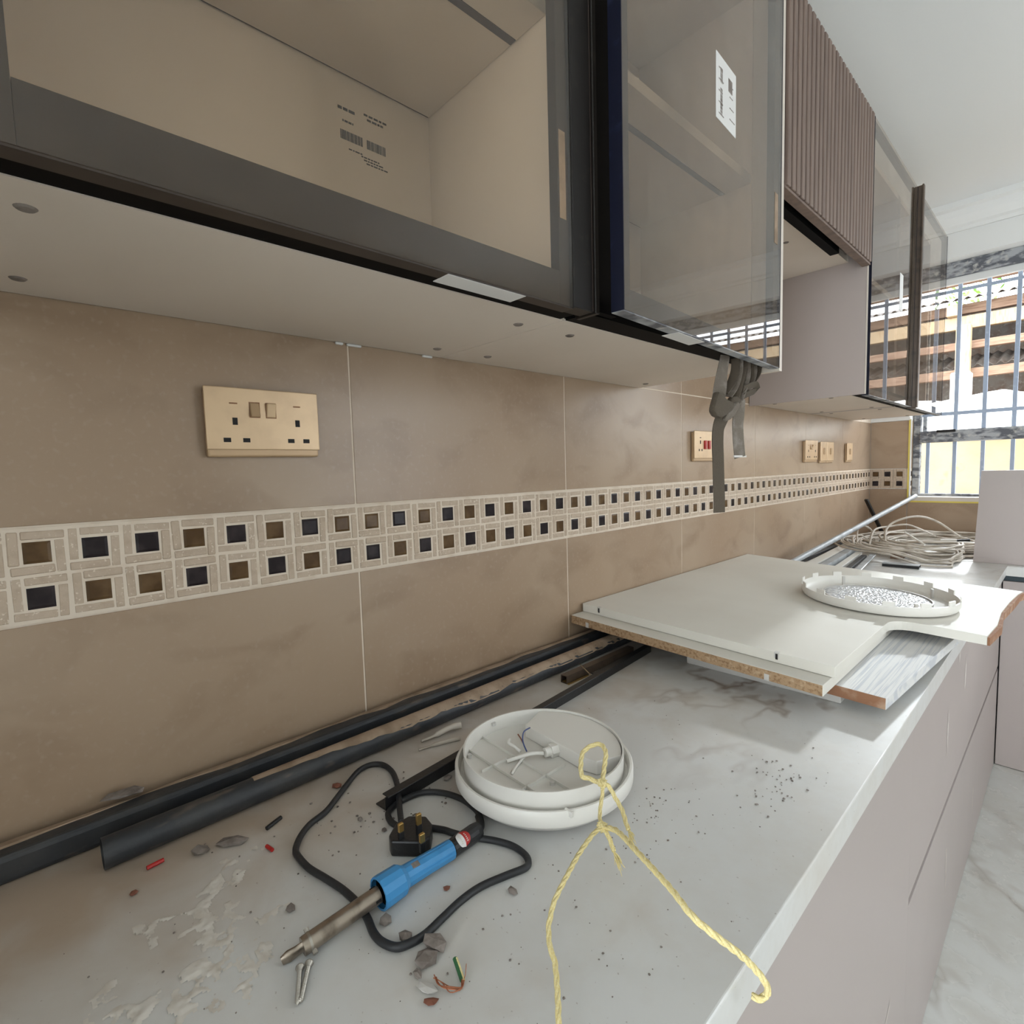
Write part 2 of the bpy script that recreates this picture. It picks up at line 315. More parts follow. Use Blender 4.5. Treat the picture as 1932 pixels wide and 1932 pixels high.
# cornice on the window wall, stepped profile
def cornice(axis):
    prof = [(0, 1.485), (0.012, 1.485), (0.016, 1.50), (0.03, 1.508), (0.052, 1.54), (0.062, 1.566), (0.085, 1.574), (0.085, 1.60), (0, 1.60)]
    m = MB(); t = bmesh.new(); rows = []
    for x in (0.0, 2.6):
        rows.append([t.verts.new((x, WY+0.004-d, z)) for d, z in prof])
    for i in range(len(prof)-1): t.faces.new((rows[0][i], rows[1][i], rows[1][i+1], rows[0][i+1]))
    t.faces.new(rows[0]); t.faces.new(rows[1][::-1])
    return m.join(t)
struct(cornice(0).build('trim_1', M_paint))

# wall tiles: 50 x 25 cm porcelain, each a piece of its own
TG = 0.0011
def tiles_left():
    src = None
    for (z0, z1) in ((0.0, ZB-0.001), (ZT+0.001, 0.6045), (0.605, 0.853), (0.855, 1.105)):
        base = None
        for k in range(-2, 6):
            y0, y1 = max(k*0.5, -0.849), k*0.5+0.5
            if z0 > 0.601 and k not in (1, 2): continue
            o = B(-0.006, 0.0, y0+TG, y1-TG, z0+TG, z1-TG, bev=0.0008).build('wall_tile', M_tile, wall_left)
tiles_left()
def tiles_front():
    for (x0, x1, z0, z1) in ((0.0, wx0, 0.0, ZB-0.001), (0.0, wx0, ZT+0.001, 0.605), (wx0, 0.45, 0.0, wz0-0.02), (0.45, 0.95, 0.0, wz0-0.02), (0.95, 1.45, 0.0, wz0-0.02), (1.45, 1.95, 0.0, wz0-0.02)):
        B(x0+TG, x1-TG, WY, WY+0.006, z0+TG, z1-TG, bev=0.0008).build('wall_tile', M_tile, wall_front)
    # window reveal
    for z0, z1 in ((wz0+0.012, ZB-0.001), (ZT+0.001, 0.605)):
        B(wx0-0.002, wx0+0.003, WY+0.008, WY+0.085, z0, z1).build('reveal_tile', M_tile, wall_front)
    B(0.0, wx0+0.004, WY-0.004, WY+0.004, 0.605, 0.620).build('tile_trim', M_paint, wall_front)
    B(wx0-0.001, wx0+0.006, WY-0.003, WY+0.004, wz0-0.004, 0.61).build('corner_trim', M_yellow, wall_front)
    B(wx0+0.006, wx0+0.011, WY-0.002, WY+0.006, wz0-0.004, 0.61).build('corner_trim', M_paint, wall_front)
    B(wx0+0.006, wx1, WY-0.004, WY+0.004, wz0-0.024, wz0-0.016).build('corner_trim', M_yellow, wall_front)
    B(wx0+0.004, wx1, WY-0.004, WY+0.10, wz0-0.016, wz0+0.004).build('window_sill', M_edge, wall_front)
tiles_front()
# mosaic band: two rows of 5 cm cells, glass square framed by four stone strips
random.seed(4)
band = B(-0.006, 0.0016, -0.849, WY-0.001, ZB, ZT).build('mosaic_band', M_grout, wall_left)
C5 = 0.05; g = 0.0013
h1 = (C5-2*g)/2; sq = 0.0125; gp = 0.0011; sw = h1-sq-gp*1.6
def glass_mesh(m):
    b = MB(); t = bmesh.new(); r = sq
    A = [t.verts.new((0.0, y*r, z*r)) for y, z in ((-1,-1),(1,-1),(1,1),(-1,1))]
    Bv = [t.verts.new((0.0042, y*r*0.94, z*r*0.94)) for y, z in ((-1,-1),(1,-1),(1,1),(-1,1))]
    Cv = [t.verts.new((0.0052, y*r*0.70, z*r*0.70)) for y, z in ((-1,-1),(1,-1),(1,1),(-1,1))]
    for P, Q in ((A, Bv), (Bv, Cv)):
        for i in range(4): t.faces.new((P[i], P[(i+1) % 4], Q[(i+1) % 4], Q[i]))
    t.faces.new(Cv); b.join(t); return b
def stone_mesh(yc, zc, hy, hz, th=0.0046):
    return MB().box(-0.001, th, yc-hy, yc+hy, zc-hz, zc+hz, bev=0.0012)
# pinwheel strips of one cell (centre 0,0): left, top, right, bottom
L_ = 2*h1 - sw - gp
strips = [(-(h1-sw/2), (h1-L_/2), sw/2, L_/2), (-h1+sw+gp+L_/2, h1-sw/2, L_/2, sw/2), (h1-sw/2, -(h1-L_/2), sw/2, L_/2), (h1-sw-gp-L_/2, -(h1-sw/2), L_/2, sw/2)]
gl_src = {}; st_src = []
rest = MB(); zr = (ZB+0.002+0.075, ZB+0.002+0.025)
n_ind = 0
pat0 = 'BDDBDBDBBDBDBDBDBDBDBDBDBDBDBDBDBDBDBDBDBDBDBDBDBDBDBDBDBDBDBDBDBDBDBDBDBDBDBDBDBDBD'
pat1 = 'DBBDBDBDDBDBDBDBDBDBDBDBDBDBDBDBDBDBDBDBDBDBDBDBDBDBDBDBDBDBDBDBDBDBDBDBDBDBDBDBDBD'
for k in range(-10, 60):
    for r_ in (0, 1):
        yc, zc = k*C5+0.025, zr[r_]
        c = (pat0, pat1)[r_][(k+8) % 80]
        if k < -8: c = 'DB'[(k+r_) % 2]
        loc = (-0.0026, yc, zc)
        if c not in gl_src:
            o = glass_mesh(c).build('glass_tile', M_gbrown if c == 'B' else M_gdark, band); gl_src[c] = o; o.location = loc
        else: share(gl_src[c], loc, band, 'glass_tile')
        for i, (a, b_, hy, hz) in enumerate(strips):
            if -10 <= k <= 26:
                if len(st_src) < 4:
                    o = stone_mesh(a, b_, hy, hz).build('stone_chip', M_stone, band); st_src.append(o)
                else: o = share(st_src[i], (0, 0, 0), band, 'stone_chip')
                o.location = (-0.0022 + random.uniform(-0.0005, 0.0004), yc + random.uniform(-0.0004, 0.0004), zc + random.uniform(-0.0004, 0.0004))
                o.rotation_euler = (random.uniform(-0.03, 0.03), 0, 0)
            else:
                rest.box(-0.0028, 0.0024+random.uniform(-0.0006, 0.0006), yc+a-hy, yc+a+hy, zc+b_-hz, zc+b_+hz)
tag(rest.build('stone_chips', M_stone, band), kind='stuff')
band2 = B(0, wx0, WY-0.002+0.0038, WY+0.006, ZB, ZT).build('mosaic_band', M_grout, wall_front)
for k in range(3):
    for r_ in (0, 1):
        xc = 0.027+k*0.053; zc = zr[r_]
        for i, (a, b_, hy, hz) in enumerate(strips): MB().box(xc+a-hy, xc+a+hy, WY-0.003, WY+0.004, zc+b_-hz, zc+b_+hz).build('stone_chip', M_stone, band2)
        MB().box(xc-sq, xc+sq, WY-0.0035, WY+0.003, zc-sq, zc+sq, bev=0.001).build('glass_tile', M_gbrown if (k+r_) % 2 == 0 else M_gdark, band2)
band3 = B(wx0-0.002, wx0+0.002, WY+0.008, WY+0.085, ZB, ZT).build('mosaic_band', M_grout, wall_front)
for k in range(3):
    for r_ in (0, 1):
        B(wx0+0.001, wx0+0.005, WY+0.014+k*0.025, WY+0.026+k*0.025, zr[r_]-sq, zr[r_]+sq).build('glass_tile', M_gbrown if (k+r_) % 2 else M_gdark, band3)

# ------------------------------------------------------------------ window with burglar bars
win = thing('window_1', None, None, (1.05, 3.1, 0.2)); win['kind'] = 'structure'
fy0, fy1 = 3.085, 3.125
B(wx0+0.004, wx0+0.034, fy0, fy1, 0.205, 1.37, bev=0.002).build('frame_jamb', M_frame, win)
B(wx1-0.034, wx1-0.004, fy0, fy1, 0.205, 1.37, bev=0.002).build('frame_jamb', M_frame, win)
B(wx0, wx1, fy0-0.01, fy1, 1.302, 1.37, bev=0.002).build('frame_head', M_frame, win)
B(wx0, wx1, fy0+0.02, fy1, 1.268, 1.302, bev=0.002).build('frame_bead', M_paint, win)
B(wx0+0.03, wx1-0.03, fy0-0.012, fy1, 0.486, 0.546, bev=0.004).build('transom', M_frame, win)
B(wx0+0.03, wx1-0.03, fy0, fy1, 0.205, 0.222, bev=0.002).build('frame_bottom', M_frame, win)
B(wx0+0.034, wx0+0.052, fy1+0.01, fy1+0.03, 0.546, 1.29, bev=0.002).build('casement_edge', M_frame, win)
for k in range(0, 16):
    x = 0.2275+0.1085*k
    B(x-0.008, x+0.008, 3.128, 3.138, 0.21, 0.49, bev=0.001).build('window_bar', M_bar, win)
    if k: B(x-0.0085, x+0.0085, 3.128, 3.138, 0.54, 1.275, bev=0.001).build('window_bar', M_bar, win)
B(wx0+0.03, wx1-0.03, 3.124, 3.132, 0.622, 0.640, bev=0.001).build('window_crossbar', M_bar, win)
B(wx0+0.03, wx1-0.03, 3.124, 3.132, 1.232, 1.248, bev=0.001).build('window_crossbar', M_bar, win)
B(0.27, 0.345, 3.062, 3.078, 0.535, 0.548, bev=0.002).build('window_latch', M_handle, win)
# second window, in the right-hand wall, barred too
win2 = thing('window_2', None, None, (2.65, 1.25, -0.05)); win2['kind'] = 'structure'
for y in (1.0, 1.47, 1.94): B(2.63, 2.68, y, y+0.06, -0.05, 1.25).build('frame_jamb', M_frame, win2)
B(2.63, 2.68, 1.0, 2.0, 1.19, 1.25).build('frame_head', M_frame, win2); B(2.63, 2.68, 1.0, 2.0, -0.05, 0.01).build('frame_bottom', M_frame, win2)
for k in range(1, 9): B(2.69, 2.702, 1.0+k*0.113, 1.012+k*0.113, -0.04, 1.24).build('window_bar', M_bar, win2)

# ------------------------------------------------------------------ base cabinets and worktop
FX = 0.592
def smear(x, top, bot, wd, parent):
    random.seed(int(top[1]*1000)); t_ = bmesh.new(); a, b, n = [], [], 12
    for i in range(n+1):
        t = i/n; y = top[1]+(bot[1]-top[1])*t+random.uniform(-0.002, 0.002); z = top[2]+(bot[2]-top[2])*t; ww = wd*(math.sin(math.pi*min(1, t*0.85+0.12))**0.7)*random.uniform(0.45, 1)+0.0004
        a.append(t_.verts.new((x+0.0004, y-ww, z))); b.append(t_.verts.new((x+0.0006, y+ww*0.8, z)))
    for i in range(n): t_.faces.new((a[i], a[i+1], b[i+1], b[i]))
    return MB().join(t_).build('plaster_smear', M_smear, parent)
bc1 = thing('base_cabinet', 'plain mauve-grey base cabinet nearest the camera under the marble worktop', 'cabinet', (0.3, -0.1, FLOOR))
B(0.02, FX-0.02, -0.848, 0.7325, FLOOR, -0.039).build('body', M_mauve, bc1)
B(FX-0.0198, FX, -0.848, 0.7338, FLOOR+0.002, -0.0395).build('door', M_mauve, bc1)
bc2 = thing('base_cabinet', 'mauve-grey drawer cabinet with a long finger groove under the worktop', 'cabinet', (0.3, 1.5, FLOOR))
B(0.02, FX-0.022, 0.734, 2.288, FLOOR, -0.039).build('body', M_mauve, bc2)
B(FX-0.022, FX-0.014, 0.736, 2.286, -0.412, -0.384).build('finger_groove', M_bronze, bc2)
B(FX-0.0215, FX, 0.734, 2.288, -0.388, -0.0395).build('drawer_front', M_mauve, bc2)
B(FX-0.0215, FX, 0.734, 2.288, FLOOR+0.002, -0.402).build('drawer_front', M_mauve, bc2)
for q, wd, par in (([(0.5920,1.1207,-0.1679),(0.5920,1.1145,-0.2719)], 0.010, bc2), ([(0.5920,1.3805,-0.1139),(0.5920,1.3752,-0.2002)], 0.014, bc2), ([(0.5920,1.1598,-0.5193),(0.5920,1.1689,-0.6331)], 0.009, bc2), ([(0.5920,0.6116,-0.4916),(0.5920,0.5722,-0.5173)], 0.008, bc1), ([(0.5920,1.6492,-0.5787),(0.5920,1.6534,-0.6730)], 0.008, bc2), ([(0.5920,1.2650,-0.0498),(0.5920,1.2593,-0.0947)], 0.012, bc2)):
    smear(FX, q[0], q[1], wd, par)
bc3 = thing('base_cabinet', 'mauve-grey base cabinet under the window with a dark recessed grip', 'cabinet', (1.3, 2.6, FLOOR))
B(FX+0.002, 2.58, 2.315, 2.98, FLOOR, -0.039).build('body', M_mauve, bc3)
B(FX+0.004, 2.58, 2.305, 2.3145, -0.080, -0.0385).build('grip_recess', M_teal, bc3)
B(FX+0.003, 1.19, 2.292, 2.3145, FLOOR+0.002, -0.062, bev=0.001).build('door', M_mauve, bc3)
B(1.193, 2.58, 2.292, 2.3145, FLOOR+0.002, -0.062, bev=0.001).build('door', M_mauve, bc3)
WTH = 0.038
poly = [(0.001, -0.848), (0.604, -0.848), (0.604, 2.27), (2.598, 2.27), (2.598, 2.998), (0.001, 2.998)]
m = MB(); t = bmesh.new()
a = [t.verts.new((x, y, -WTH)) for x, y in poly]; b = [t.verts.new((x, y, 0)) for x, y in poly]
t.faces.new(a[::-1]); t.faces.new(b)
for i in range(6): t.faces.new((a[i], a[(i+1) % 6], b[(i+1) % 6], b[i]))
bmesh.ops.bevel(t, geom=[e for e in t.edges if all(v.co.z > -0.001 for v in e.verts)], offset=0.004, segments=3, profile=0.5, affect='EDGES')
m.join(t)
wt = tag(m.build('worktop', M_top), 'pale veined marble worktop, dusty, running along the tiled wall', 'worktop')

# ------------------------------------------------------------------ wall cabinets
DX = 0.345; CX = 0.287; UZ = 0.603; TZ = 1.368
def screw(parent, x, y, z):
    b = MB().lathe([(0, -0.0015), (0.0055, -0.0015), (0.0072, 0), (0.0072, 0.003), (0, 0.003)], (x, y, z), n=16)
    o = b.build('screw_cap', M_stonegrey, parent); return o
def carcass(t, y0, y1, shelf=True, sidemat=None, zb=UZ):
    sm = sidemat or M_carc
    B(0.002, CX, y0, y0+0.018, zb, TZ-0.002).build('side_panel', sm, t)
    B(0.002, CX, y1-0.018, y1, zb, TZ-0.002).build('side_panel', sm, t)
    B(0.002, CX, y0+0.0182, y1-0.0182, zb, zb+0.018).build('bottom_panel', M_carc, t)
    B(0.002, CX, y0+0.0182, y1-0.0182, TZ-0.02, TZ-0.002).build('top_panel', M_carc, t)
    B(0.012, 0.019, y0+0.0182, y1-0.0182, zb+0.0182, TZ-0.0202).build('back_panel', M_carc, t)
    if shelf:
        s = B(0.024, 0.284, y0+0.019, y1-0.019, 0.982, 1.000).build('shelf', M_carc, t)
        B(0.220, 0.231, y0+0.02, y1-0.02, 0.9812, 0.984).build('light_groove', M_slatdk, s)
        B(0.2842, 0.2852, y0+0.019, y1-0.019, 0.982, 1.000).build('edge_band', M_edge, s)
        B(0.0195, 0.0238, y0+0.019, y1-0.019, 0.984, 0.990).build('back_gap', M_slatdk, s)
def glass_door(t, y0, y1, z0, z1, rot=None, gm=None, fr=0.038, edge=None, bot=None, frL=None, frR=None, name='door'):
    """framed glass door; the frame is set behind a full pane. rot: (matrix) applied to every part."""
    d = thing(name, None, None, (0, 0, 0)); d.parent = t
    d.location = Vector((DX, y0, z0)) - t.location
    gm = gm or M_glass; xb, xf = DX-0.018, DX
    fL, fR = frL or fr, frR or fr
    F = MB()
    def put(mb, nm, ma):
        if rot is not None: mb.shift(lambda c: rot @ c)
        return mb.build(nm, ma, d)
    put(B(xb, xf-0.0045, y0+0.001, y0+fL, z0+0.001, z1-0.001), 'stile', M_bronze)
    put(B(xb, xf-0.0045, y1-fR, y1-0.001, z0+0.001, z1-0.001), 'stile', M_bronze)
    put(B(xb, xf-0.0045, y0+fL+0.0002, y1-fR-0.0002, z0+0.001, z0+fr), 'bottom_rail', M_bronze)
    put(B(xb, xf-0.0045, y0+fL+0.0002, y1-fR-0.0002, z1-fr, z1-0.001), 'top_rail', M_bronze)
    put(B(xf-0.004, xf, y0+0.0008, y1-0.0008, z0+0.0008, z1-0.0008), 'glass_pane', gm)
    put(B(xb, xf+0.0005, y0-0.0008, y0+0.0007, z0, z1), 'edge_film', edge or M_navy)
    put(B(xb, xf+0.0005, y1-0.0007, y1+0.0008, z0, z1), 'edge_film', edge or M_navy)
    put(B(xb, xf-0.001, y0, y1, z0-0.0008, z0+0.0007), 'edge_film', bot or M_bronze)
    return d, put
def gap_filler(t, y0, y1, z=UZ): return B(CX+0.0005, DX-0.0195, y0, y1, z+0.001, z+0.03).build('shadow_gap_filler', M_black, t)  # black strip fills the shadow gap between carcass front and door back

c1 = thing('wall_cabinet', 'wall cabinet with a bronze glass door nearest the camera, printed label inside', 'cabinet', (0.15, -0.12, UZ))
carcass(c1, -0.42, 0.1705); gap_filler(c1, -0.42, 0.165)
for x, y in ((0.2406, -0.366), (0.0571, -0.370), (0.237, 0.135), (0.053, 0.129)): screw(c1, x, y, UZ)
d1, put = glass_door(c1, -0.412, 0.1244, 0.597, TZ, edge=M_handle, frR=0.019, fr=0.041, bot=M_bronze)
h = B(DX-0.022, DX+0.001, 0.1254, 0.1625, 0.5985, TZ, bev=0.001).build('handle_profile', M_handle, d1)
B(DX-0.03, DX+0.004, 0.1632, 0.1715, 0.597, TZ, bev=0.001).build('handle_lip', M_handle, h)
B(DX+0.001, DX+0.0016, 0.1605, 0.1615, 0.6, TZ).build('tape_edge', M_bronze, h)
# paper stickers on door 1
B(DX-0.028, DX-0.002, -0.062, 0.045, 0.5958, 0.5964).build('paper_label', M_paper, d1)
B(DX-0.0045, DX-0.0041, 0.108, 0.119, 0.70, 0.80).build('torn_label', M_dust, d1)
# print on the back panel: upside-down carton label
def prints(parent, rects, fn, name, mt, th=0.0004):
    b = MB()
    for r in rects: fn(b, r, th)
    return b.build(name, mt, parent)
random.seed(11)
pr = []
def lines(y0, z, n, lw, h=0.0028):
    y = y0
    for _ in range(n):
        wv = random.uniform(0.3, 1)*lw; pr.append((y, y+wv, z, z+h)); y += wv+lw*0.18
lines(-0.006, 0.934, 3, 0.010, 0.004); lines(0.035, 0.940, 5, 0.010); lines(0.040, 0.934, 4, 0.009); lines(0.0, 0.918, 4, 0.006)
for (y0, y1) in ((-0.004, 0.030), (0.038, 0.070)):
    y = y0
    while y < y1:
        wv = random.choice((0.0006, 0.001, 0.0016)); pr.append((y, y+wv, 0.893, 0.906)); y += wv+random.choice((0.0006, 0.001))
for i, z in enumerate((0.878, 0.874, 0.870)): lines(0.028+0.004*i, z, 6, 0.007, 0.0018)
lines(0.008, 0.881, 4, 0.007, 0.0018)
prints(c1, pr, lambda b, r, th: b.box(0.019, 0.0194, r[0], r[1], r[2], r[3]), 'carton_print', M_ink)

for q, sy in (([(0.0030,0.0087,0.5986)][0], 0.012), ([(0.0030,-0.0152,0.5992)][0], 0.006), ([(0.0030,0.1430,0.5972)][0], 0.010)):
    B(0.0005, 0.005, q[1]-sy, q[1]+sy, UZ-0.004, UZ-0.0002, bev=0.001).build('sealant_blob', M_paper, c1)
c2 = thing('wall_cabinet', 'wall cabinet with an ajar smoked glass door, strap hanging from its corner', 'cabinet', (0.15, 0.48, UZ))
carcass(c2, 0.172, 0.790); gap_filler(c2, 0.176, 0.786)
for x, y in ((0.2403, 0.2396), (0.0555, 0.2344), (0.0484, 0.7432), (0.24, 0.745)): screw(c2, x, y, UZ)
B(CX+0.0005, DX-0.001, 0.776, 0.790, 0.592, TZ).build('end_strip', M_edge, c2)
B(CX+0.0005, 0.336, 0.1735, 0.226, 0.606, TZ).build('door_gap_filler', M_black, c2)  # black filler added so the gap between the doors stays dark
ang = math.atan2(0.036, 0.6)
rot2 = Matrix.Translation((DX-0.022, 0.772, 0)) @ Matrix.Rotation(ang, 4, 'Z') @ Matrix.Translation((-(DX-0.022), -0.772, 0))
d2, put = glass_door(c2, 0.176, 0.772, 0.597, TZ, rot=rot2, gm=M_glass2, fr=0.03, frL=0.022, bot=M_frame)
# white label with print, on the outside of the glass
put(B(DX, DX+0.0006, 0.452, 0.532, 0.945, 1.043), 'paper_label', M_paper)
pr = []; random.seed(5)
for i in range(9):
    z = 0.955+i*0.0085; lines(0.505 if i % 2 else 0.462, z, 3, 0.007, 0.0016)
y = 0
for k in range(26):
    pr.append((0.468, 0.476, 0.955+k*0.0016, 0.955+k*0.0016+random.choice((0.0005, 0.001))))
    if k < 14: pr.append((0.468, 0.477, 1.004+k*0.0016, 1.004+k*0.0016+random.choice((0.0005, 0.001))))
pr.append((0.500, 0.516, 1.005, 1.025))
bl = MB()
for r in pr: bl.box(DX+0.0006, DX+0.0009, r[0], r[1], r[2], r[3])
put(bl, 'label_print', M_whiteg if False else M_stonegrey)
put(B(DX-0.030, DX-0.004, 0.33, 0.42, 0.5955, 0.5962), 'paper_label', M_paper)
put(B(DX+0.0001, DX+0.0006, 0.734, 0.752, 0.835, 0.93), 'tape_strip', M_dust)

c3 = thing('wall_cabinet', 'short wall cabinet with brown vertical slat front above the hood space', 'cabinet', (0.15, 1.12, 0.985))
for nm, bx, ma in (('bottom_panel', (0.002, CX, 0.792, 1.446, 0.985, 1.003), M_carc), ('top_panel', (0.002, CX, 0.792, 1.446, TZ-0.02, TZ-0.002), M_carc), ('side_panel', (0.002, CX, 0.792, 0.81, 1.0035, TZ-0.021), M_carc), ('side_panel', (0.002, CX, 1.43, 1.446, 1.0035, TZ-0.021), M_carc), ('back_panel', (0.004, 0.012, 0.811, 1.429, 1.0035, TZ-0.021), M_carc)):
    B(*bx).build(nm, ma, c3)
B(CX+0.0005, CX+0.022, 0.80, 1.28, 0.962, 1.02).build('shadow_gap_filler', M_black, c3)  # black strip filling the shadow gap behind the slat door's lower edge
door3 = B(DX-0.02, DX-0.006, 0.796, 1.442, 0.966, TZ).build('slat_door', M_slatdk, c3)
B(DX-0.021, DX-0.001, 0.796, 1.442, 0.960, 0.9655).build('bottom_edge', M_slat, door3)
ns = 24; pit = (1.442-0.797)/ns; src = None
for k in range(ns):
    y = 0.797+pit*(k+0.5)
    if src is None:
        src = B(DX-0.006, DX+0.003, y-pit*0.34, y+pit*0.34, 0.966, TZ, bev=0.0022, seg=2).build('slat', M_slat, door3); y_s = y
    else: share(src, src.location + Vector((0, y-y_s, 0)), door3, 'slat')
screw(c3, 0.22, 1.15, 0.985)

def tall(label, y0, y1, handle, yc):
    t = thing('wall_cabinet', label, 'cabinet', (0.15, yc, UZ))
    carcass(t, y0, y1, shelf=True, sidemat=M_mauve)
    gap_filler(t, y0+0.02, y1-0.004)
    for x in (0.06, 0.23): screw(t, x, y0+0.06, UZ); screw(t, x, y1-0.06, UZ)
    return t
c4 = tall('wall_cabinet with bare mauve side and glossy glass door beside the slatted unit'.replace('wall_cabinet', 'wall cabinet'), 1.452, 2.052, True, 1.75)
B(0.002, 0.3345, 1.4465, 1.4515, 0.598, TZ).build('end_panel', M_mauve, c4)
B(0.335, 0.3385, 1.4465, 1.4515, 0.598, TZ).build('edge_band', M_edge, c4)
d4, put = glass_door(c4, 1.4525, 2.036, 0.595, TZ, gm=M_glass2, fr=0.02, bot=M_frame)
h = B(DX-0.015, DX+0.012, 2.0375, 2.0505, 0.59, TZ+0.005, bev=0.001).build('handle_profile', M_handle2, d4)
put(B(DX, DX+0.0006, 1.80, 1.845, 0.90, 1.02), 'paper_label', M_paper)
B(DX+0.0125, DX+0.018, 2.030, 2.0505, 0.592, TZ+0.005, bev=0.001).build('handle_lip', M_handle2, h)
c5 = tall('wall cabinet with glossy glass door at the end of the row by the window', 2.054, 2.662, False, 2.36)
d5, put = glass_door(c5, 2.058, 2.66, 0.595, TZ, gm=M_glass2, fr=0.02, bot=M_frame)

# ------------------------------------------------------------------ sockets and switches
def double_socket(yc, zc, label, detail=True):
    t = thing('double_socket', label, 'socket', (0.0, yc, zc), None)
    W, H = 0.0735, 0.0435
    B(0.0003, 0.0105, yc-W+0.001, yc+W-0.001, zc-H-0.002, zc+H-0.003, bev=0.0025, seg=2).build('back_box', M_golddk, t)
    pl = B(0.0107, 0.0135, yc-W, yc+W, zc-H+0.0075, zc+H+0.0015, bev=0.0012, seg=2).build('face_plate', M_gold, t)
    fx = 0.0135
    for s in (-1, 1):
        c = yc+s*0.043 if s > 0 else yc-0.0395
        for (dy, dz, hy, hz) in ((0.001 if s < 0 else 0.0, 0.001, 0.0031, 0.0047), (-0.0098 if s < 0 else -0.0102, -0.0235, 0.0044, 0.0028), (0.0138 if s < 0 else 0.0112, -0.0235, 0.0044, 0.0028)):
            B(fx-0.002, fx+0.0003, c+dy-hy, c+dy+hy, zc+dz-hz, zc+dz+hz).build('pin_hole', M_hole, pl)
        B(fx-0.002, fx+0.0003, c-0.005, c+0.005, zc+0.0235, zc+0.0253).build('indicator', M_rawbrown, pl)
        y = yc+s*0.0105-0.003
        m_ = B(fx-0.002, fx+0.0035, y-0.006, y+0.006, zc+0.0075, zc+0.0265, bev=0.001)
        m_.shift(lambda c_: Vector((c_.x + (0.0025*s*(c_.z-(zc+0.017))/0.01 if c_.x > fx else 0), c_.y, c_.z)))
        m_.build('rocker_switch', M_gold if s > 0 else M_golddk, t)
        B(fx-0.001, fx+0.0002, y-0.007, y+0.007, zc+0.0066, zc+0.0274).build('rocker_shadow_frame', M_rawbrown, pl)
    return t
double_socket(-0.132, 0.476, 'champagne double socket, large, on the tile nearest the camera')
double_socket(2.035, 0.448, 'champagne double socket far along the wall, beside two switches')
# cooker control: socket with red rockers, half hidden by the strap
t = thing('cooker_switch', 'champagne control socket with red rockers behind the hanging strap', 'socket', (0.0, 1.12, 0.46))
B(0.0003, 0.009, 1.052, 1.192, 0.4145, 0.5, bev=0.002).build('back_box', M_golddk, t)
pl = B(0.0092, 0.013, 1.05, 1.195, 0.4225, 0.503, bev=0.0014).build('face_plate', M_gold, t)
for (y, z, hy, hz) in ((1.085, 0.483, 0.004, 0.0012), (1.085, 0.470, 0.0028, 0.005), (1.078, 0.447, 0.0028, 0.003), (1.094, 0.447, 0.0028, 0.003)):
    B(0.0125, 0.0133, y-hy, y+hy, z-hz, z+hz).build('pin_hole', M_hole, pl)
for y in (1.112, 1.136): B(0.012, 0.018, y-0.006, y+0.006, 0.45, 0.475, bev=0.001).build('rocker_switch', M_red, t)
for i, (yc, lab) in enumerate(((2.193, 'champagne light switch right next to the far double socket'), (2.283, 'champagne light switch, second of the touching pair on the wall'), (2.575, 'lone champagne light switch closest to the window corner'))):
    t = thing('light_switch', lab, 'switch', (0, yc, 0.445))
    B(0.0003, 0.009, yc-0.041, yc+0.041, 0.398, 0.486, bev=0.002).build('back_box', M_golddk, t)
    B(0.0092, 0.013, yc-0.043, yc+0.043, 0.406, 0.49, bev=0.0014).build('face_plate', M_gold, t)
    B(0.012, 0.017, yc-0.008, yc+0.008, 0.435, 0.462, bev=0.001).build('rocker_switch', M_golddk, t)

# ------------------------------------------------------------------ loose boards
def tilt(c): return Vector((c.x, c.y, c.z - 0.0355*c.x))
def arc(cx, cy, r, a0, a1, n=8): return [(cx+r*math.cos(a0+(a1-a0)*i/n), cy+r*math.sin(a0+(a1-a0)*i/n)) for i in range(n+1)]
b1 = thing('loose_board', 'white laminate board with a notched corner, topmost of the stack', 'board', (0.3, 1.0, 0.08))
right_edge = [(0.668, 0.915), (0.674, 1.02), (0.671, 1.14), (0.676, 1.26), (0.684, 1.37), (0.690, 1.41)]
p1 = [(0.004, 0.545), (0.519, 0.545), (0.521, 0.84)] + [(0.563+0.042*math.cos(a), 0.873+0.042*math.sin(a)) for a in [math.pi - i*math.pi/2/8 for i in range(0, 9)]] + right_edge + [(0.004, 1.435)]
MB().prism(p1, 0.0755, 0.0935, bev=0.0006).shift(tilt).build('panel', M_board, b1)
e = MB()
for i in range(len(right_edge)-1):
    (x0, y0), (x1, y1) = right_edge[i], right_edge[i+1]
    e.prism([(x0+0.0003, y0), (x0+0.004+0.003*(i % 2), y0), (x1+0.004+0.003*((i+1) % 2), y1), (x1+0.0003, y1)], 0.0755, 0.091)
e.shift(tilt).build('broken_edge', M_rawbrown, b1)
for x in (0.05, 0.43): B(x-0.004, x+0.004, 0.5442, 0.552, 0.0835, 0.0937).shift(tilt).build('cam_slot', M_whiteg, b1)
for x in (0.05, 0.43): B(x-0.0015, x+0.0022, 0.5438, 0.5455, 0.0815, 0.0915).shift(tilt).build('cam_hole', M_hole, b1)
b2 = thing('loose_board', 'white laminate board with raw chipboard end, second in the stack', 'board', (0.3, 0.95, 0.06))
B(0.004, 0.5145, 0.504, 1.40, 0.0565, 0.0748, bev=0.0006).shift(tilt).build('panel', M_board, b2)
B(0.005, 0.5135, 0.5032, 0.5044, 0.0570, 0.0742).shift(tilt).build('chipboard_end', M_chip, b2)
for x in (0.05, 0.43): B(x-0.004, x+0.004, 0.5026, 0.506, 0.0565, 0.0675).shift(tilt).build('cam_slot', M_whiteg, b2)
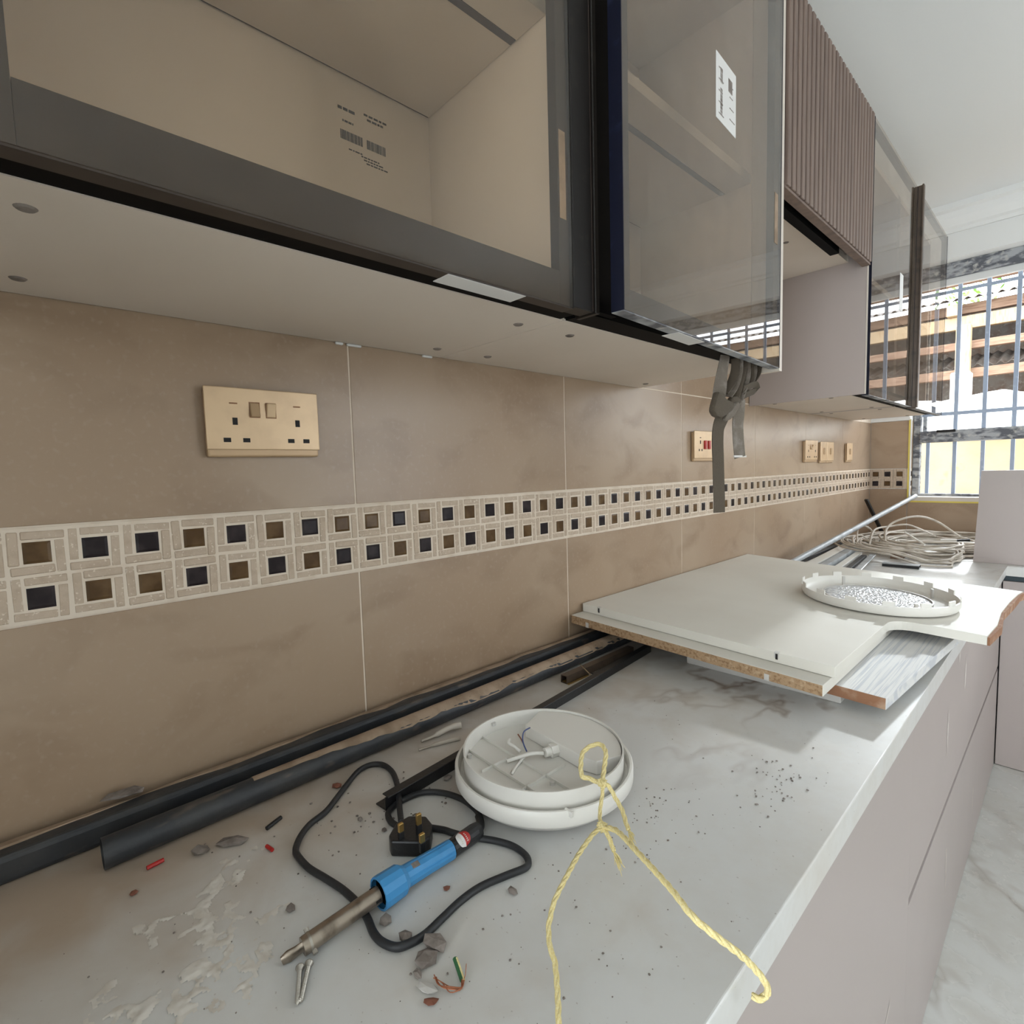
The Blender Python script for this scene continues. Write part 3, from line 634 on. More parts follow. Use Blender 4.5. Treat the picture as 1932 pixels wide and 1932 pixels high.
rot3 = Matrix.Translation((0.584, 0.566, 0)) @ Matrix.Rotation(-0.072, 4, 'Z') @ Matrix.Translation((-0.584, -0.566, 0))
b3 = thing('loose_board', 'pale wood-grain board with brown raw end sticking out of the stack', 'board', (0.45, 0.9, 0.02))
B(0.28, 0.584, 0.566, 1.38, 0.0185, 0.0365, bev=0.0006).shift(lambda c: rot3 @ c).build('panel', M_boardg, b3)
B(0.281, 0.583, 0.5648, 0.5664, 0.0187, 0.0363).shift(lambda c: rot3 @ c).build('raw_end', M_rawbrown, b3)
tag(B(0.24, 0.517, 0.586, 1.36, 0.0003, 0.018, bev=0.0015).build('loose_board', M_whiteg), 'grey-white board lying flat, lowest of the stack on the worktop', 'board')

# upturned round diffuser cover on the boards
RC = Vector((0.460, 1.062, 0.0935-0.0355*0.46))
def onb(v): return Vector((v.x, v.y, v.z - 0.0355*(v.x-RC.x)))
t = thing('lamp_cover', 'round white plastic lamp cover with clip tabs lying upturned on the boards', 'lamp cover', RC)
MB().lathe([(0.0, 0.001), (0.140, 0.001), (0.149, 0.004), (0.153, 0.011), (0.153, 0.024), (0.150, 0.024), (0.150, 0.013), (0.146, 0.007), (0.138, 0.004), (0, 0.004)], RC, n=72).shift(onb).build('shell', M_white, t, smooth=True)
MB().lathe([(0.0, 0.0075), (0.06, 0.0085), (0.100, 0.0075), (0.102, 0.0045), (0.0, 0.0045)], RC, n=64).shift(onb).build('lens', M_clear, t, smooth=True)
MB().lathe([(0.104, 0.0045), (0.104, 0.010), (0.1065, 0.010), (0.1065, 0.0045)], RC, n=64).shift(onb).build('inner_ring', M_whiteg, t, smooth=True)
for k in range(14):
    a = 2*math.pi*(k+0.3)/14
    m = B(0.150, 0.1525, -0.011, 0.011, 0.022, 0.0335).shift(lambda c: onb(RC + Matrix.Rotation(a, 3, 'Z') @ c))
    m.build('clip_tab', M_white, t)
for k in range(4):
    a = 2*math.pi*(k+0.5)/4
    B(0.126, 0.130, -0.003, 0.003, 0.004, 0.026).shift(lambda c: onb(RC + Matrix.Rotation(a, 3, 'Z') @ c)).build('post', M_whiteg, t)

# ------------------------------------------------------------------ upturned ceiling lamp on the worktop
LC = Vector((0.322, 0.076, 0))
lamp = thing('ceiling_lamp', 'round white ceiling lamp lying face down, wiring tray open', 'lamp', LC)
MB().lathe([(0.0, 0.0006), (0.06, 0.001), (0.085, 0.004), (0.100, 0.012), (0.104, 0.020), (0.101, 0.020), (0, 0.018)], LC, n=72).build('diffuser', M_whiteg, lamp, smooth=True)
MB().lathe([(0.098, 0.0202), (0.109, 0.0205), (0.1115, 0.024), (0.1115, 0.038), (0.110, 0.040), (0.1075, 0.040), (0.1045, 0.031), (0.098, 0.030)], LC, n=72, closed=True).build('rim', M_white, lamp, smooth=True)
MB().lathe([(0.0, 0.0310), (0.100, 0.0310), (0.1005, 0.056), (0.0985, 0.056), (0.0982, 0.036), (0.0, 0.036)], LC, n=72).build('tray', M_white, lamp, smooth=True)
ra = 0.60
def Lr(c): return LC + Matrix.Rotation(ra, 3, 'Z') @ Vector(c)
# driver box: chord-shaped block on the far side
pl_ = [(-0.062, 0.022), (0.018, 0.022), (0.018, 0.008), (0.050, 0.008), (0.050, -0.008), (0.0955, -0.008)]
arcp = [(0.0965*math.cos(a), 0.0965*math.sin(a)) for a in [math.radians(d) for d in range(0, 141, 10)]]
fr_ = [(0.2661,0.0998,0.0540),(0.2572,0.1373,0.0540),(0.4052,0.1267,0.0540),(0.3993,0.1111,0.0540),(0.3927,0.0949,0.0540),(0.3750,0.0908,0.0540)]
def wrapang(p): return math.atan2(p[1]-LC.y, p[0]-LC.x)
a0, a1 = wrapang(fr_[1]), wrapang(fr_[2])
if a1 > a0: a1 -= 2*math.pi
rim_arc = [(LC.x+0.0975*math.cos(a0+(a1-a0)*i/14), LC.y+0.0975*math.sin(a0+(a1-a0)*i/14)) for i in range(15)]
bx = [(fr_[0][0], fr_[0][1])] + rim_arc + [(q[0], q[1]) for q in fr_[3:]]
MB().prism(bx, 0.0365, 0.0535, bev=0.0008).build('driver_box', M_white, lamp)
g0, g1 = [(0.3273,0.0956,0.0440),(0.3215,0.0741,0.0440)]
G = frame_between(g0, g1); gl_ = (Vector(g1)-Vector(g0)).length
gland = MB().lathe([(0, 0), (0.0085, 0), (0.0085, gl_*0.45), (0, gl_*0.45)], n=6, M=G).build('cable_gland', M_white, lamp)
MB().lathe([(0, gl_*0.45), (0.0062, gl_*0.45), (0.0058, gl_*0.8), (0.0035, gl_*0.82), (0, gl_*0.82)], n=16, M=G).build('gland_dome', M_white, gland, smooth=True)
cbl = spline([(0.3225,0.0769,0.0440),(0.3161,0.0682,0.0450),(0.3103,0.0616,0.0440),(0.3020,0.0489,0.0410),(0.2963,0.0369,0.0395)], 5)
MB().tube(cbl, 0.0026, 8).build('flex_cable', M_white, lamp, smooth='all')
MB().tube(spline([(0.3043,0.0646,0.0440),(0.2964,0.0669,0.0500),(0.2907,0.0708,0.0550),(0.2844,0.0799,0.0580),(0.2800,0.0952,0.0560)], 5), 0.0009, 6).build('blue_wire', M_bluew, lamp, smooth='all')
MB().tube(spline([(0.2937,0.0695,0.0480),(0.2870,0.0713,0.0520),(0.2806,0.0719,0.0560)], 4), 0.0008, 6).build('brown_wire', M_brownw, lamp, smooth='all')
MB().tube(spline([(0.2932,0.0639,0.0400),(0.2832,0.0623,0.0440),(0.2750,0.0604,0.0460),(0.2708,0.0663,0.0480)], 4), [0.0022]*12+[0.0018], 7).build('white_stub', M_white, lamp, smooth='all')
MB().tube(spline([(0.3049,0.0601,0.0390),(0.3112,0.0400,0.0380),(0.3189,0.0247,0.0375)], 4), 0.0018, 7).build('white_stub', M_white, lamp, smooth='all')
for (q0, q1) in ([(0.2237,0.0567,0.0360),(0.3924,0.0483,0.0360)], [(0.2393,0.0220,0.0360),(0.3636,0.0175,0.0360)], [(0.2899,0.0426,0.0360),(0.2890,0.0022,0.0360)], [(0.3512,0.0835,0.0360),(0.3509,0.0106,0.0360)]):
    F = frame_between(q0, q1); ln = (Vector(q1)-Vector(q0)).length
    a, b_ = Vector(q0), Vector(q1); d = (b_-a).normalized(); n_ = Vector((-d.y, d.x, 0))*0.0006
    MB().prism([tuple((a+n_)[:2]), tuple((b_+n_)[:2]), tuple((b_-n_)[:2]), tuple((a-n_)[:2])], 0.0355, 0.0395).build('floor_rib', M_white, lamp)
for q in [(0.2256,0.0778,0.0480),(0.2513,0.0133,0.0370),(0.3670,0.0441,0.0370)]:
    MB().lathe([(0, -0.001), (0.003, -0.001), (0.003, 0.003), (0, 0.003)], q, n=12).build('screw_boss', M_whiteg, lamp)
q = [(0.4150,0.0151,0.0400)][0]
B(q[0]-0.005, q[0]+0.005, q[1]+0.001, q[1]+0.004, 0.034, 0.0405, M=Matrix.Identity(4)).build('clip', M_white, lamp)

# ------------------------------------------------------------------ yellow twine tied to the lamp
tw = thing('twine', 'yellow frayed twine knotted to the ceiling lamp and trailing over the worktop edge', 'twine', (0.42, 0.0, 0))
R_TW = 0.0021
def strand(pts, nm, r=R_TW, n=7):
    sp = spline(pts, 14); b = MB(); L_acc = 0; rows = ([], [], [])
    for i, p in enumerate(sp):
        if i: L_acc += (p-sp[i-1]).length
        d = (sp[min(i+1, len(sp)-1)]-sp[max(i-1, 0)]).normalized(); e1 = d.orthogonal().normalized()
        e1 = (Vector((0, 0, 1))-d*d.z); e1 = e1.normalized() if e1.length > 0.05 else d.orthogonal().normalized(); e2 = d.cross(e1)
        for k in range(3):
            a = L_acc*2*math.pi/0.030+k*2.094; rows[k].append(p+(e1*math.cos(a)+e2*math.sin(a))*r*0.46)
    for k in range(3): b.tube(rows[k], r*0.62, 7)
    return b.build(nm, M_twine, tw, smooth='all')
strand([(0.4318,0.0522,0.0620),(0.4178,0.0478,0.0640),(0.4114,0.0448,0.0650),(0.4014,0.0553,0.0700),(0.3932,0.0692,0.0750),(0.3942,0.0837,0.0780),(0.4007,0.0933,0.0780),(0.4131,0.0859,0.0760),(0.4205,0.0739,0.0700),(0.4286,0.0602,0.0650),(0.4326,0.0530,0.0620)], 'loop', 0.0026)
strand([(0.4326,0.0530,0.0620),(0.4364,0.0487,0.0560),(0.4432,0.0359,0.0480),(0.4505,0.0254,0.0450),(0.4596,0.0170,0.0440)], 'down_strand', 0.002)
strand([(0.4336,0.0517,0.0630),(0.4384,0.0564,0.0600),(0.4484,0.0549,0.0520),(0.4606,0.0499,0.0460),(0.4711,0.0414,0.0420),(0.4778,0.0363,0.0400)], 'frayed_tail', 0.0023)
strand([(0.4609,0.0161,0.0440),(0.4694,0.0133,0.0420),(0.4779,0.0086,0.0380),(0.4817,0.0059,0.0360)], 'frayed_tail', 0.0022)
strand([(0.4605,0.0158,0.0440),(0.4588,0.0052,0.0430),(0.4651,-0.0245,0.0420),(0.4739,-0.0536,0.0400),(0.4807,-0.0766,0.0360),(0.4860,-0.0878,0.0320),(0.4902,-0.0949,0.0290),(0.5006,-0.1045,0.0250),(0.5097,-0.1090,0.0220),(0.5245,-0.1225,0.0180),(0.5373,-0.1358,0.0140),(0.5470,-0.1468,0.0080),(0.5557,-0.1587,0.0030)], 'long_leg', 0.0022)
strand([(0.4613,0.0165,0.0440),(0.4787,0.0155,0.0500),(0.5171,-0.0044,0.0580),(0.5583,-0.0235,0.0620),(0.5837,-0.0340,0.0600),(0.5988,-0.0279,0.0500),(0.6106,-0.0138,0.0340),(0.6172,-0.0016,0.0180),(0.6229,0.0060,0.0040),(0.6224,0.0097,-0.0080),(0.6186,0.0064,-0.0120),(0.6131,0.0059,-0.0140)], 'long_leg', 0.0026)
for c, n_ in (([(0.4336,0.0517,0.0630)][0], 3), ([(0.4596,0.0170,0.0440)][0], 4)):
    random.seed(n_); pts = []
    for i in range(26):
        a = i*1.15; pts.append(Vector(c)+Vector((math.cos(a)*0.0035, math.sin(a*1.3)*0.0030, math.sin(a*0.8)*0.0035)))
    MB().tube(pts, 0.0016, 7).build('knot', M_twine, tw, smooth='all')
def fray(c, d, seed):
    random.seed(seed); b = MB(); d = Vector(d).normalized()
    for i in range(16):
        e_ = Vector(c) + d*random.uniform(0.010, 0.018) + Vector((random.uniform(-1, 1), random.uniform(-1, 1), random.uniform(-1, 1)))*0.0035
        b.tube([Vector(c), (Vector(c)+e_)/2+Vector((random.uniform(-1, 1), random.uniform(-1, 1), random.uniform(-.5, .5)))*0.001, e_], [0.0008, 0.0006, 0.0002], 4)
    return tag(b.build('fray', M_twine, tw), kind='stuff')
e = [(0.4711,0.0414,0.0420),(0.4778,0.0363,0.0400),(0.4729,0.0111,0.0400),(0.4817,0.0059,0.0360)]
fray(e[1], Vector(e[1])-Vector(e[0]), 1); fray(e[3], Vector(e[3])-Vector(e[2]), 2)

# ------------------------------------------------------------------ soldering iron with its cord and plug
iron = thing('soldering_iron', 'soldering iron with blue grip, black cord and three-pin plug', 'soldering iron', (0.34, -0.15, 0))
ax = [(0.3376,-0.2551,0.0035),(0.3419,-0.2381,0.0085),(0.3444,-0.1683,0.0150),(0.3434,-0.1440,0.0150),(0.3423,-0.0855,0.0125),(0.3373,-0.0445,0.0105)]
def seg(i, j): return frame_between(ax[i], ax[j]), (Vector(ax[j])-Vector(ax[i])).length
F, ln = seg(0, 1)
MB().lathe([(0, 0), (0.0040, 0.0004), (0.0056, 0.006), (0.0050, ln*0.55), (0.0046, ln*0.62), (0.0046, ln), (0, ln)], n=14, M=F @ Matrix.Diagonal((0.55, 1.0, 1.0, 1.0))).build('bit', M_steel, iron, smooth=True)
F, ln = seg(1, 2)
bar = MB().lathe([(0, -0.001), (0.0074, -0.001), (0.0076, 0.001), (0.0076, ln*0.99), (0, ln*0.99)], n=24, M=F).build('barrel', M_steel, iron, smooth=True)
MB().lathe([(0.0078, 0.004), (0.0080, 0.004), (0.0080, 0.006), (0.0078, 0.006)], n=24, M=F, closed=True).build('barrel_band', M_zinc, bar, smooth=True)
for a in (0.6, 3.6):
    mm_ = F @ Matrix.Translation((0.0092*math.cos(a), 0.0092*math.sin(a), 0.006)) @ Matrix.Rotation(a, 4, 'Z') @ Matrix.Rotation(math.pi/2, 4, 'Y')
    MB().lathe([(0, -0.003), (0.0022, -0.003), (0.0022, 0.0015), (0, 0.002)], n=10, M=mm_).build('grub_screw', M_zinc, bar)
for a in (1.0, 3.1, 5.2):
    MB().box(0.0070, 0.0079, -0.0012, 0.0012, ln*0.90, ln*0.97, M=F @ Matrix.Rotation(a, 4, 'Z')).build('vent_slot', M_hole, bar)
F, ln = seg(2, 3)
col = MB().lathe([(0.0128, -0.001), (0.0148, -0.001), (0.0150, 0.003), (0.0144, ln*0.9), (0.0105, ln*1.12), (0.0, ln*1.12), (0, 0.009), (0.0126, 0.008)], n=14, M=F).build('collar', M_blue, iron)
MB().lathe([(0.0077, 0.0040), (0.0126, 0.0040), (0.0126, 0.0078), (0.0077, 0.0078)], n=20, M=F, closed=True).build('collar_socket', M_black, col)
F, ln = seg(3, 4)
hd = MB().lathe([(0, 0.002), (0.0104, 0.002), (0.0098, ln*0.5), (0.0098, ln), (0, ln)], n=14, M=F).build('grip', M_blue, iron)
def facing(F, z, r, yaw=0):
    return F @ Matrix.Rotation(yaw, 4, 'Z') @ Matrix.Translation((r, 0, z))
up_l = F.to_3x3().inverted() @ Vector((0.55, 0.15, 0.8)); yw = math.atan2(up_l.y, up_l.x)
MB().box(0.0088, 0.0104, -0.0028, 0.0028, ln*0.16, ln*0.30, bev=0.0005, M=F @ Matrix.Rotation(yw-0.25, 4, 'Z')).build('embossed_badge', M_stonegrey, hd)
for dy in (-0.75, 0.75): MB().box(0.0092, 0.0100, -0.0008, 0.0008, ln*0.2, ln*0.92, M=F @ Matrix.Rotation(yw+dy, 4, 'Z')).build('grip_rib', M_blue, hd)
F, ln = seg(4, 5)
sl = MB().lathe([(0, 0.0003), (0.0093, 0.0003), (0.0094, ln*0.85), (0.0085, ln), (0, ln)], n=16, M=F).build('cord_sleeve', M_blackpl, iron)
# oval red and white sticker wrapped on the sleeve
st_w = MB(); st_r = MB(); 
def sleeve_pt(u, v, r=0.00955): return F @ Vector((r*math.cos(yw+u), r*math.sin(yw+u), v))
def oval(mb, vmin, vmax, r):
    n = 18; t_ = bmesh.new(); cz = ln*0.33
    pts = []
    for i in range(n):
        a = 2*math.pi*i/n; u = 0.72*math.cos(a); v = 0.0085*math.sin(a)*0.62; pts.append((u, min(max(v, vmin), vmax)))
    cols = 10
    for i in range(cols):
        u0 = -0.95+1.9*i/cols; u1 = -0.95+1.9*(i+1)/cols
        f_ = lambda u: 0.0085*math.sqrt(max(0, 1-(u/0.95)**2))
        q = [(u0, max(-f_(u0), vmin)), (u1, max(-f_(u1), vmin)), (u1, min(f_(u1), vmax)), (u0, min(f_(u0), vmax))]
        try: t_.faces.new([t_.verts.new(sleeve_pt(u, cz+v, r)) for u, v in q])
        except ValueError: pass
    mb.join(t_)
oval(st_w, -1, 1, 0.00950); stk = st_w.build('sticker', M_paper, sl)
oval(st_r, 0.0004, 1, 0.00958); st_r.build('red_half', M_red, stk)
lt = MB()
for i in range(5): 
    u = -0.42+0.2*i
    for vv in (0.0036, -0.0036):
        t_ = bmesh.new(); t_.faces.new([t_.verts.new(sleeve_pt(u+a, ln*0.33+vv+b_, 0.00965)) for a, b_ in ((0, -0.0008), (0.11, -0.0008), (0.11, 0.0008), (0, 0.0008))]); lt.join(t_)
lt.build('sticker_print', M_edge, stk)
CR = 0.0035
cord = [(0.3332,-0.0382,0.0090),(0.3184,-0.0267,0.0080),(0.3010,-0.0197,0.0060),(0.2728,-0.0184,0.0050),(0.2466,-0.0265,0.0045),(0.2274,-0.0427,0.0040),(0.2224,-0.0656,0.0040),(0.2261,-0.0862,0.0040),(0.2348,-0.0969,0.0040),(0.2525,-0.1003,0.0040),(0.2688,-0.0943,0.0040),(0.2839,-0.0782,0.0040),(0.3018,-0.0661,0.0040),(0.3128,-0.0619,0.0040),(0.3261,-0.0552,0.0036),(0.3383,-0.0479,0.0036),(0.3559,-0.0371,0.0040),(0.3756,-0.0289,0.0040),(0.3937,-0.0284,0.0040),(0.4044,-0.0336,0.0040),(0.4073,-0.0418,0.0040),(0.4013,-0.0616,0.0040),(0.3943,-0.0884,0.0040),(0.3939,-0.1118,0.0040),(0.3974,-0.1349,0.0040),(0.4007,-0.1563,0.0040),(0.3988,-0.1706,0.0040),(0.3939,-0.1805,0.0040),(0.3815,-0.1865,0.0040),(0.3675,-0.1874,0.0040),(0.3504,-0.1839,0.0036),(0.3355,-0.1824,0.0036),(0.3209,-0.1825,0.0036),(0.3010,-0.1852,0.0040),(0.2765,-0.1908,0.0040),(0.2514,-0.1970,0.0040),(0.2289,-0.1985,0.0040),(0.2145,-0.1964,0.0040),(0.1973,-0.1845,0.0040),(0.1845,-0.1686,0.0040),(0.1759,-0.1466,0.0040),(0.1604,-0.1263,0.0040),(0.1424,-0.1037,0.0040),(0.1239,-0.0781,0.0040),(0.1216,-0.0588,0.0040),(0.1338,-0.0470,0.0040),(0.1566,-0.0463,0.0040),(0.1835,-0.0550,0.0045),(0.2155,-0.0709,0.0095),(0.2417,-0.0852,0.0095),(0.2626,-0.0958,0.0080)]
MB().tube(spline(cord, 5), CR, 10).build('cord', M_cable, iron, smooth='all')
MB().tube(spline([(0.3376,-0.0477,0.0105),(0.3351,-0.0397,0.0095),(0.3258,-0.0320,0.0085),(0.3166,-0.0268,0.0078)], 4), 0.0046, 8).build('strain_relief', M_blackpl, iron, smooth='all')
pc = Vector([(0.2924,-0.0992,0.0000)][0])
pm = MB().prism([(-0.023, -0.012), (-0.018, -0.021), (0.016, -0.021), (0.022, -0.012), (0.020, 0.008), (0.010, 0.021), (-0.010, 0.021), (-0.021, 0.008)], 0.0005, 0.018, bev=0.002, M=Matrix.Translation(pc) @ Matrix.Rotation(0.75, 4, 'Z'))
plug = pm.build('plug', M_blackpl, iron)
for (x, y, z), hh in zip([(0.2976,-0.1166,0.0178),(0.3270,-0.1095,0.0178),(0.3042,-0.0985,0.0178)], (0.017, 0.017, 0.022)):
    B(x-0.002, x+0.002, y-0.003, y+0.003, z-0.003, z+hh*0.45, bev=0.0003).build('pin_sleeve', M_blackpl, plug)
    B(x-0.0019, x+0.0019, y-0.0029, y+0.0029, z+hh*0.451, z+hh, bev=0.0006).build('pin', M_brass, plug)

# ------------------------------------------------------------------ lengths of conduit and trim along the wall
def bar_along(p0, p1, wd, ht, nm, ma, parent=None, bev=0.002, seg=2):
    """box-section length lying from p0 to p1 (points at the underside centre line)."""
    a, b_ = Vector(p0), Vector(p1); d = (b_-a); ln_ = d.length; d.normalize(); s_ = Vector((d.y, -d.x, 0)).normalized(); u = s_.cross(d).normalized()
    if u.z < 0: u = -u
    M4 = Matrix(((d.x, s_.x, u.x, a.x), (d.y, s_.y, u.y, a.y), (d.z, s_.z, u.z, a.z), (0, 0, 0, 1)))
    return B(0, ln_, -wd/2, wd/2, 0, ht, bev=bev, seg=seg, M=M4).build(nm, ma, parent)
def dust_strip(p0, p1, wd, z, seed, parent, nm='dust_layer'):
    random.seed(seed); a, b_ = Vector(p0), Vector(p1); n = 40; rows = []; t_ = bmesh.new()
    d = (b_-a).normalized(); s_ = Vector((d.y, -d.x, 0))
    for i in range(n+1):
        c = a+(b_-a)*i/n; l, r = wd*random.uniform(0.25, 0.55), wd*random.uniform(-0.1, 0.5)
        rows.append([t_.verts.new(c - s_*l + Vector((0, 0, z))), t_.verts.new(c + Vector((0, 0, z+0.0012))), t_.verts.new(c + s_*r + Vector((0, 0, z)))])
    for i in range(n):
        for k in (0, 1): t_.faces.new((rows[i][k], rows[i+1][k], rows[i+1][k+1], rows[i][k+1]))
    return MB().join(t_).build(nm, M_dust, parent)
pa = thing('conduit_length', 'long dark dusty conduit lying tight against the tiled wall', 'conduit', (0.04, 0.5, 0))
bar_along((0.040, -0.84, 0.0005), (0.020, 1.35, 0.0005), 0.030, 0.030, 'tube', M_pipe, pa, bev=0.006, seg=3)
dust_strip((0.034, -0.84, 0), (0.014, 1.3, 0), 0.020, 0.0302, 2, pa)
pb = thing('conduit_length', 'dark dusty conduit with an open cut end, second from the wall', 'conduit', (0.09, 0.3, 0))
def hollow(p0, p1, ro, ri, nm, ma, par):
    F = frame_between(p0, p1); l = (Vector(p1)-Vector(p0)).length
    return MB().lathe([(ri, 0), (ro, 0), (ro, l), (ri, l)], n=20, M=F, closed=True).build(nm, ma, par, smooth=True)
hollow((0.093, -0.349, 0.0165), (0.066, 1.25, 0.0165), 0.016, 0.0145, 'tube', M_pipe, pb)
def dust_cap(p0, p1, rad, seed, parent, t0=0.0):
    random.seed(seed); a, b_ = Vector(p0), Vector(p1); n = 120; t_ = bmesh.new(); rows = []; f = 0.6
    for i in range(n+1):
        c = a+(b_-a)*i/n; f += random.uniform(-0.12, 0.12); f = max(0.5, min(1.0, f)); lim = f*min(1, 0.45+i/n*4)
        rows.append([t_.verts.new(c+Vector((math.cos(q)*(rad+0.0003), 0, math.sin(q)*(rad+0.0003+0.0004*(0 < k < 4))))) for k, q in enumerate([math.pi*0.72+(math.pi*(0.5-0.44*lim)-math.pi*0.72)*k/4 for k in range(5)])])
    for i in range(n):
        for k in range(4): t_.faces.new((rows[i][k], rows[i+1][k], rows[i+1][k+1], rows[i][k+1]))
    return MB().join(t_).build('dust_layer', M_dust, parent, smooth='all')
dust_cap((0.0905, -0.20, 0.0165), (0.068, 1.13, 0.0165), 0.016, 3, pb)
# plaster rubble wedge along the wall foot
def wedge(p0, p1, wd, ht, seed):
    random.seed(seed); n = 90; t_ = bmesh.new(); rows = []
    for i in range(n+1):
        y = p0+(p1-p0)*i/n; a = ht*random.uniform(0.3, 1.0); b_ = wd*random.uniform(0.5, 1)
        rows.append([t_.verts.new((0.0006, y, a)), t_.verts.new((b_*0.5, y, a*0.6)), t_.verts.new((b_, y, 0.0004))])
    for i in range(n):
        for k in (0, 1): t_.faces.new((rows[i][k], rows[i+1][k], rows[i+1][k+1], rows[i][k+1]))
    return MB().join(t_)
tag(wedge(-0.84, 0.55, 0.012, 0.012, 8).build('plaster_dust', M_dust), 'brown plaster dust gathered along the foot of the tiled wall', 'dust', kind='stuff')
# small brown square tube and the slim strip beside it
t = thing('square_tube', 'short brown square tube offcut with a brass inside, beside the conduits', 'tube', (0.12, 0.42, 0))
q0, q1 = [(0.1255,0.3385,0.0005),(0.1235,0.5596,0.0005)]
def sq_tube(p0, p1, s_, th, nm, ma, par):
    a, b_ = Vector(p0), Vector(p1); d = (b_-a); l = d.length; d.normalize(); sd = Vector((d.y, -d.x, 0)).normalized(); u = Vector((0, 0, 1))
    M4 = Matrix(((d.x, sd.x, u.x, a.x), (d.y, sd.y, u.y, a.y), (d.z, sd.z, u.z, a.z), (0, 0, 0, 1))); m_ = MB()
    for bx_ in ((0, l, -s_/2, s_/2, 0, th), (0, l, -s_/2, s_/2, s_-th, s_), (0, l, -s_/2, -s_/2+th, th, s_-th), (0, l, s_/2-th, s_/2, th, s_-th)): m_.box(*bx_, M=M4)
    return m_.build(nm, ma, par), M4, l
tb, M4, l = sq_tube(q0, q1, 0.015, 0.0014, 'tube', M_handle2, t)
MB().box(0.002, 0.02, -0.0056, 0.0056, 0.0016, 0.0024, M=M4).build('brass_lining', M_brass, t)
MB().box(0.0, 0.006, 0.0085, 0.012, 0, 0.0015, M=M4).box(0.006, 0.06, 0.0085, 0.0125, 0, 0.0015, M=M4).build('brass_lip', M_brass, t)
q0, q1 = [(0.1550,0.3936,0.0005),(0.1416,0.5627,0.0005)]
t = thing('trim_strip', 'slim grey metal strip with a hollow end beside the brown square tube', 'strip', q0)
sq_tube(q0, q1, 0.010, 0.0012, 'channel', M_pipe, t)
B(q0[0]-0.006, q0[0]+0.002, q0[1]-0.004, q0[1]+0.004, 0.0105, 0.0125).build('end_cap', M_blackpl, t)
tag(MB().tube([(0.1121,0.4002,0.0180),(0.1644,0.3725,0.0155)], [0.0006, 0.0012], 6).build('splinter', M_timberl), 'thin pale splinter lying across the brown square tube', 'splinter')
# long black angle trim passing under the lamp
q = [(0.2213,-0.0922,0.0006),(0.1980,0.0345,0.0006),(0.1661,0.2328,0.0006),(0.1518,0.5941,0.0006)]
t = thing('black_trim', 'long black plastic angle trim running under the ceiling lamp', 'trim', q[0])
def ang_profile(path, w_, h_, th):
    b = MB(); P = [Vector(p) for p in path]
    for i in range(len(P)-1):
        a, c = P[i], P[i+1]; d = (c-a).normalized(); s_ = Vector((-d.y, d.x, 0))
        M4 = Matrix(((d.x, s_.x, 0, a.x), (d.y, s_.y, 0, a.y), (d.z, s_.z, 1, a.z), (0, 0, 0, 1))); l_ = (c-a).length+0.0004
        b.box(0, l_, 0, w_, 0, th, M=M4); b.box(0, l_, 0, th, th, h_, M=M4)
    return b
qs = [q[0], q[3]]
ang_profile(qs, 0.020, 0.016, 0.0015).build('angle', M_blackpl, t)
b = MB(); P0, P1 = Vector(qs[0]), Vector(qs[1]); d = (P1-P0).normalized(); s_ = Vector((-d.y, d.x, 0))
M4 = Matrix(((d.x, s_.x, 0, P0.x), (d.y, s_.y, 0, P0.y), (0, 0, 1, 0), (0, 0, 0, 1)))
MB().box(0.002, (P1-P0).length, -0.004, 0.009, 0.0165, 0.0182, bev=0.0006, M=M4).build('top_flange', M_blackpl, t)
# white scraps behind the lamp
t = thing('cable_scrap', 'dirty white cable sleeve scrap between conduit and ceiling lamp', 'scrap', (0.14, 0.08, 0))
MB().tube(spline([(0.1160,0.0276,0.0030),(0.1205,0.0484,0.0050),(0.1205,0.0703,0.0070),(0.1235,0.0844,0.0080),(0.1279,0.0934,0.0080)], 5), [0.002]*6+[0.004]*8+[0.005]*6+[0.0055], 9).build('sleeve', M_coil, t, smooth='all')
MB().tube(spline([(0.1335,0.0115,0.0020),(0.1413,0.0433,0.0030),(0.1518,0.0728,0.0030)], 5), [0.0015]*4+[0.003]*7, 8).build('strip_piece', M_coil, t, smooth='all')

# ------------------------------------------------------------------ small debris, each piece its own
def rock(c, s_, seed, flat=0.6, elong=1.0, rot=0):
    random.seed(seed); t_ = bmesh.new(); bmesh.ops.create_icosphere(t_, subdivisions=1, radius=1)
    for v in t_.verts:
        v.co *= random.uniform(0.65, 1.15); v.co = Vector((v.co.x*s_*elong, v.co.y*s_, v.co.z*s_*flat))
    zmin = min(v.co.z for v in t_.verts)
    b = MB().join(t_, Matrix.Translation((c[0], c[1], 0.0004-zmin)) @ Matrix.Rotation(rot, 4, 'Z')); return b
def debris(nm, px, s_, seed, label, cat, ma=None, **k):
    return tag(rock(px, s_, seed, **k).build(nm, ma or M_stonegrey), label, cat, 'debris on the worktop')
Pd = [(0.4188,-0.1684,0.0040),(0.4144,-0.1570,0.0040),(0.1476,-0.2413,0.0030),(0.1394,-0.2690,0.0030),(0.3625,-0.1731,0.0040),(0.3904,-0.1695,0.0040),(0.1323,-0.1120,0.0040),(0.1726,-0.0429,0.0040),(0.0102,-0.3185,0.0030),(0.2157,-0.1222,0.0020),(0.2059,-0.1103,0.0020),(0.2514,-0.1113,0.0020),(0.2261,-0.1040,0.0020),(0.4254,-0.1800,0.0020),(0.3706,-0.1113,0.0020),(0.4184,-0.0691,0.0020),(0.2866,-0.2289,0.0020),(0.1585,-0.3315,0.0020),(0.2412,-0.2056,0.0020),(0.2234,-0.0023,0.0020),(0.1592,-0.0390,0.0020)]
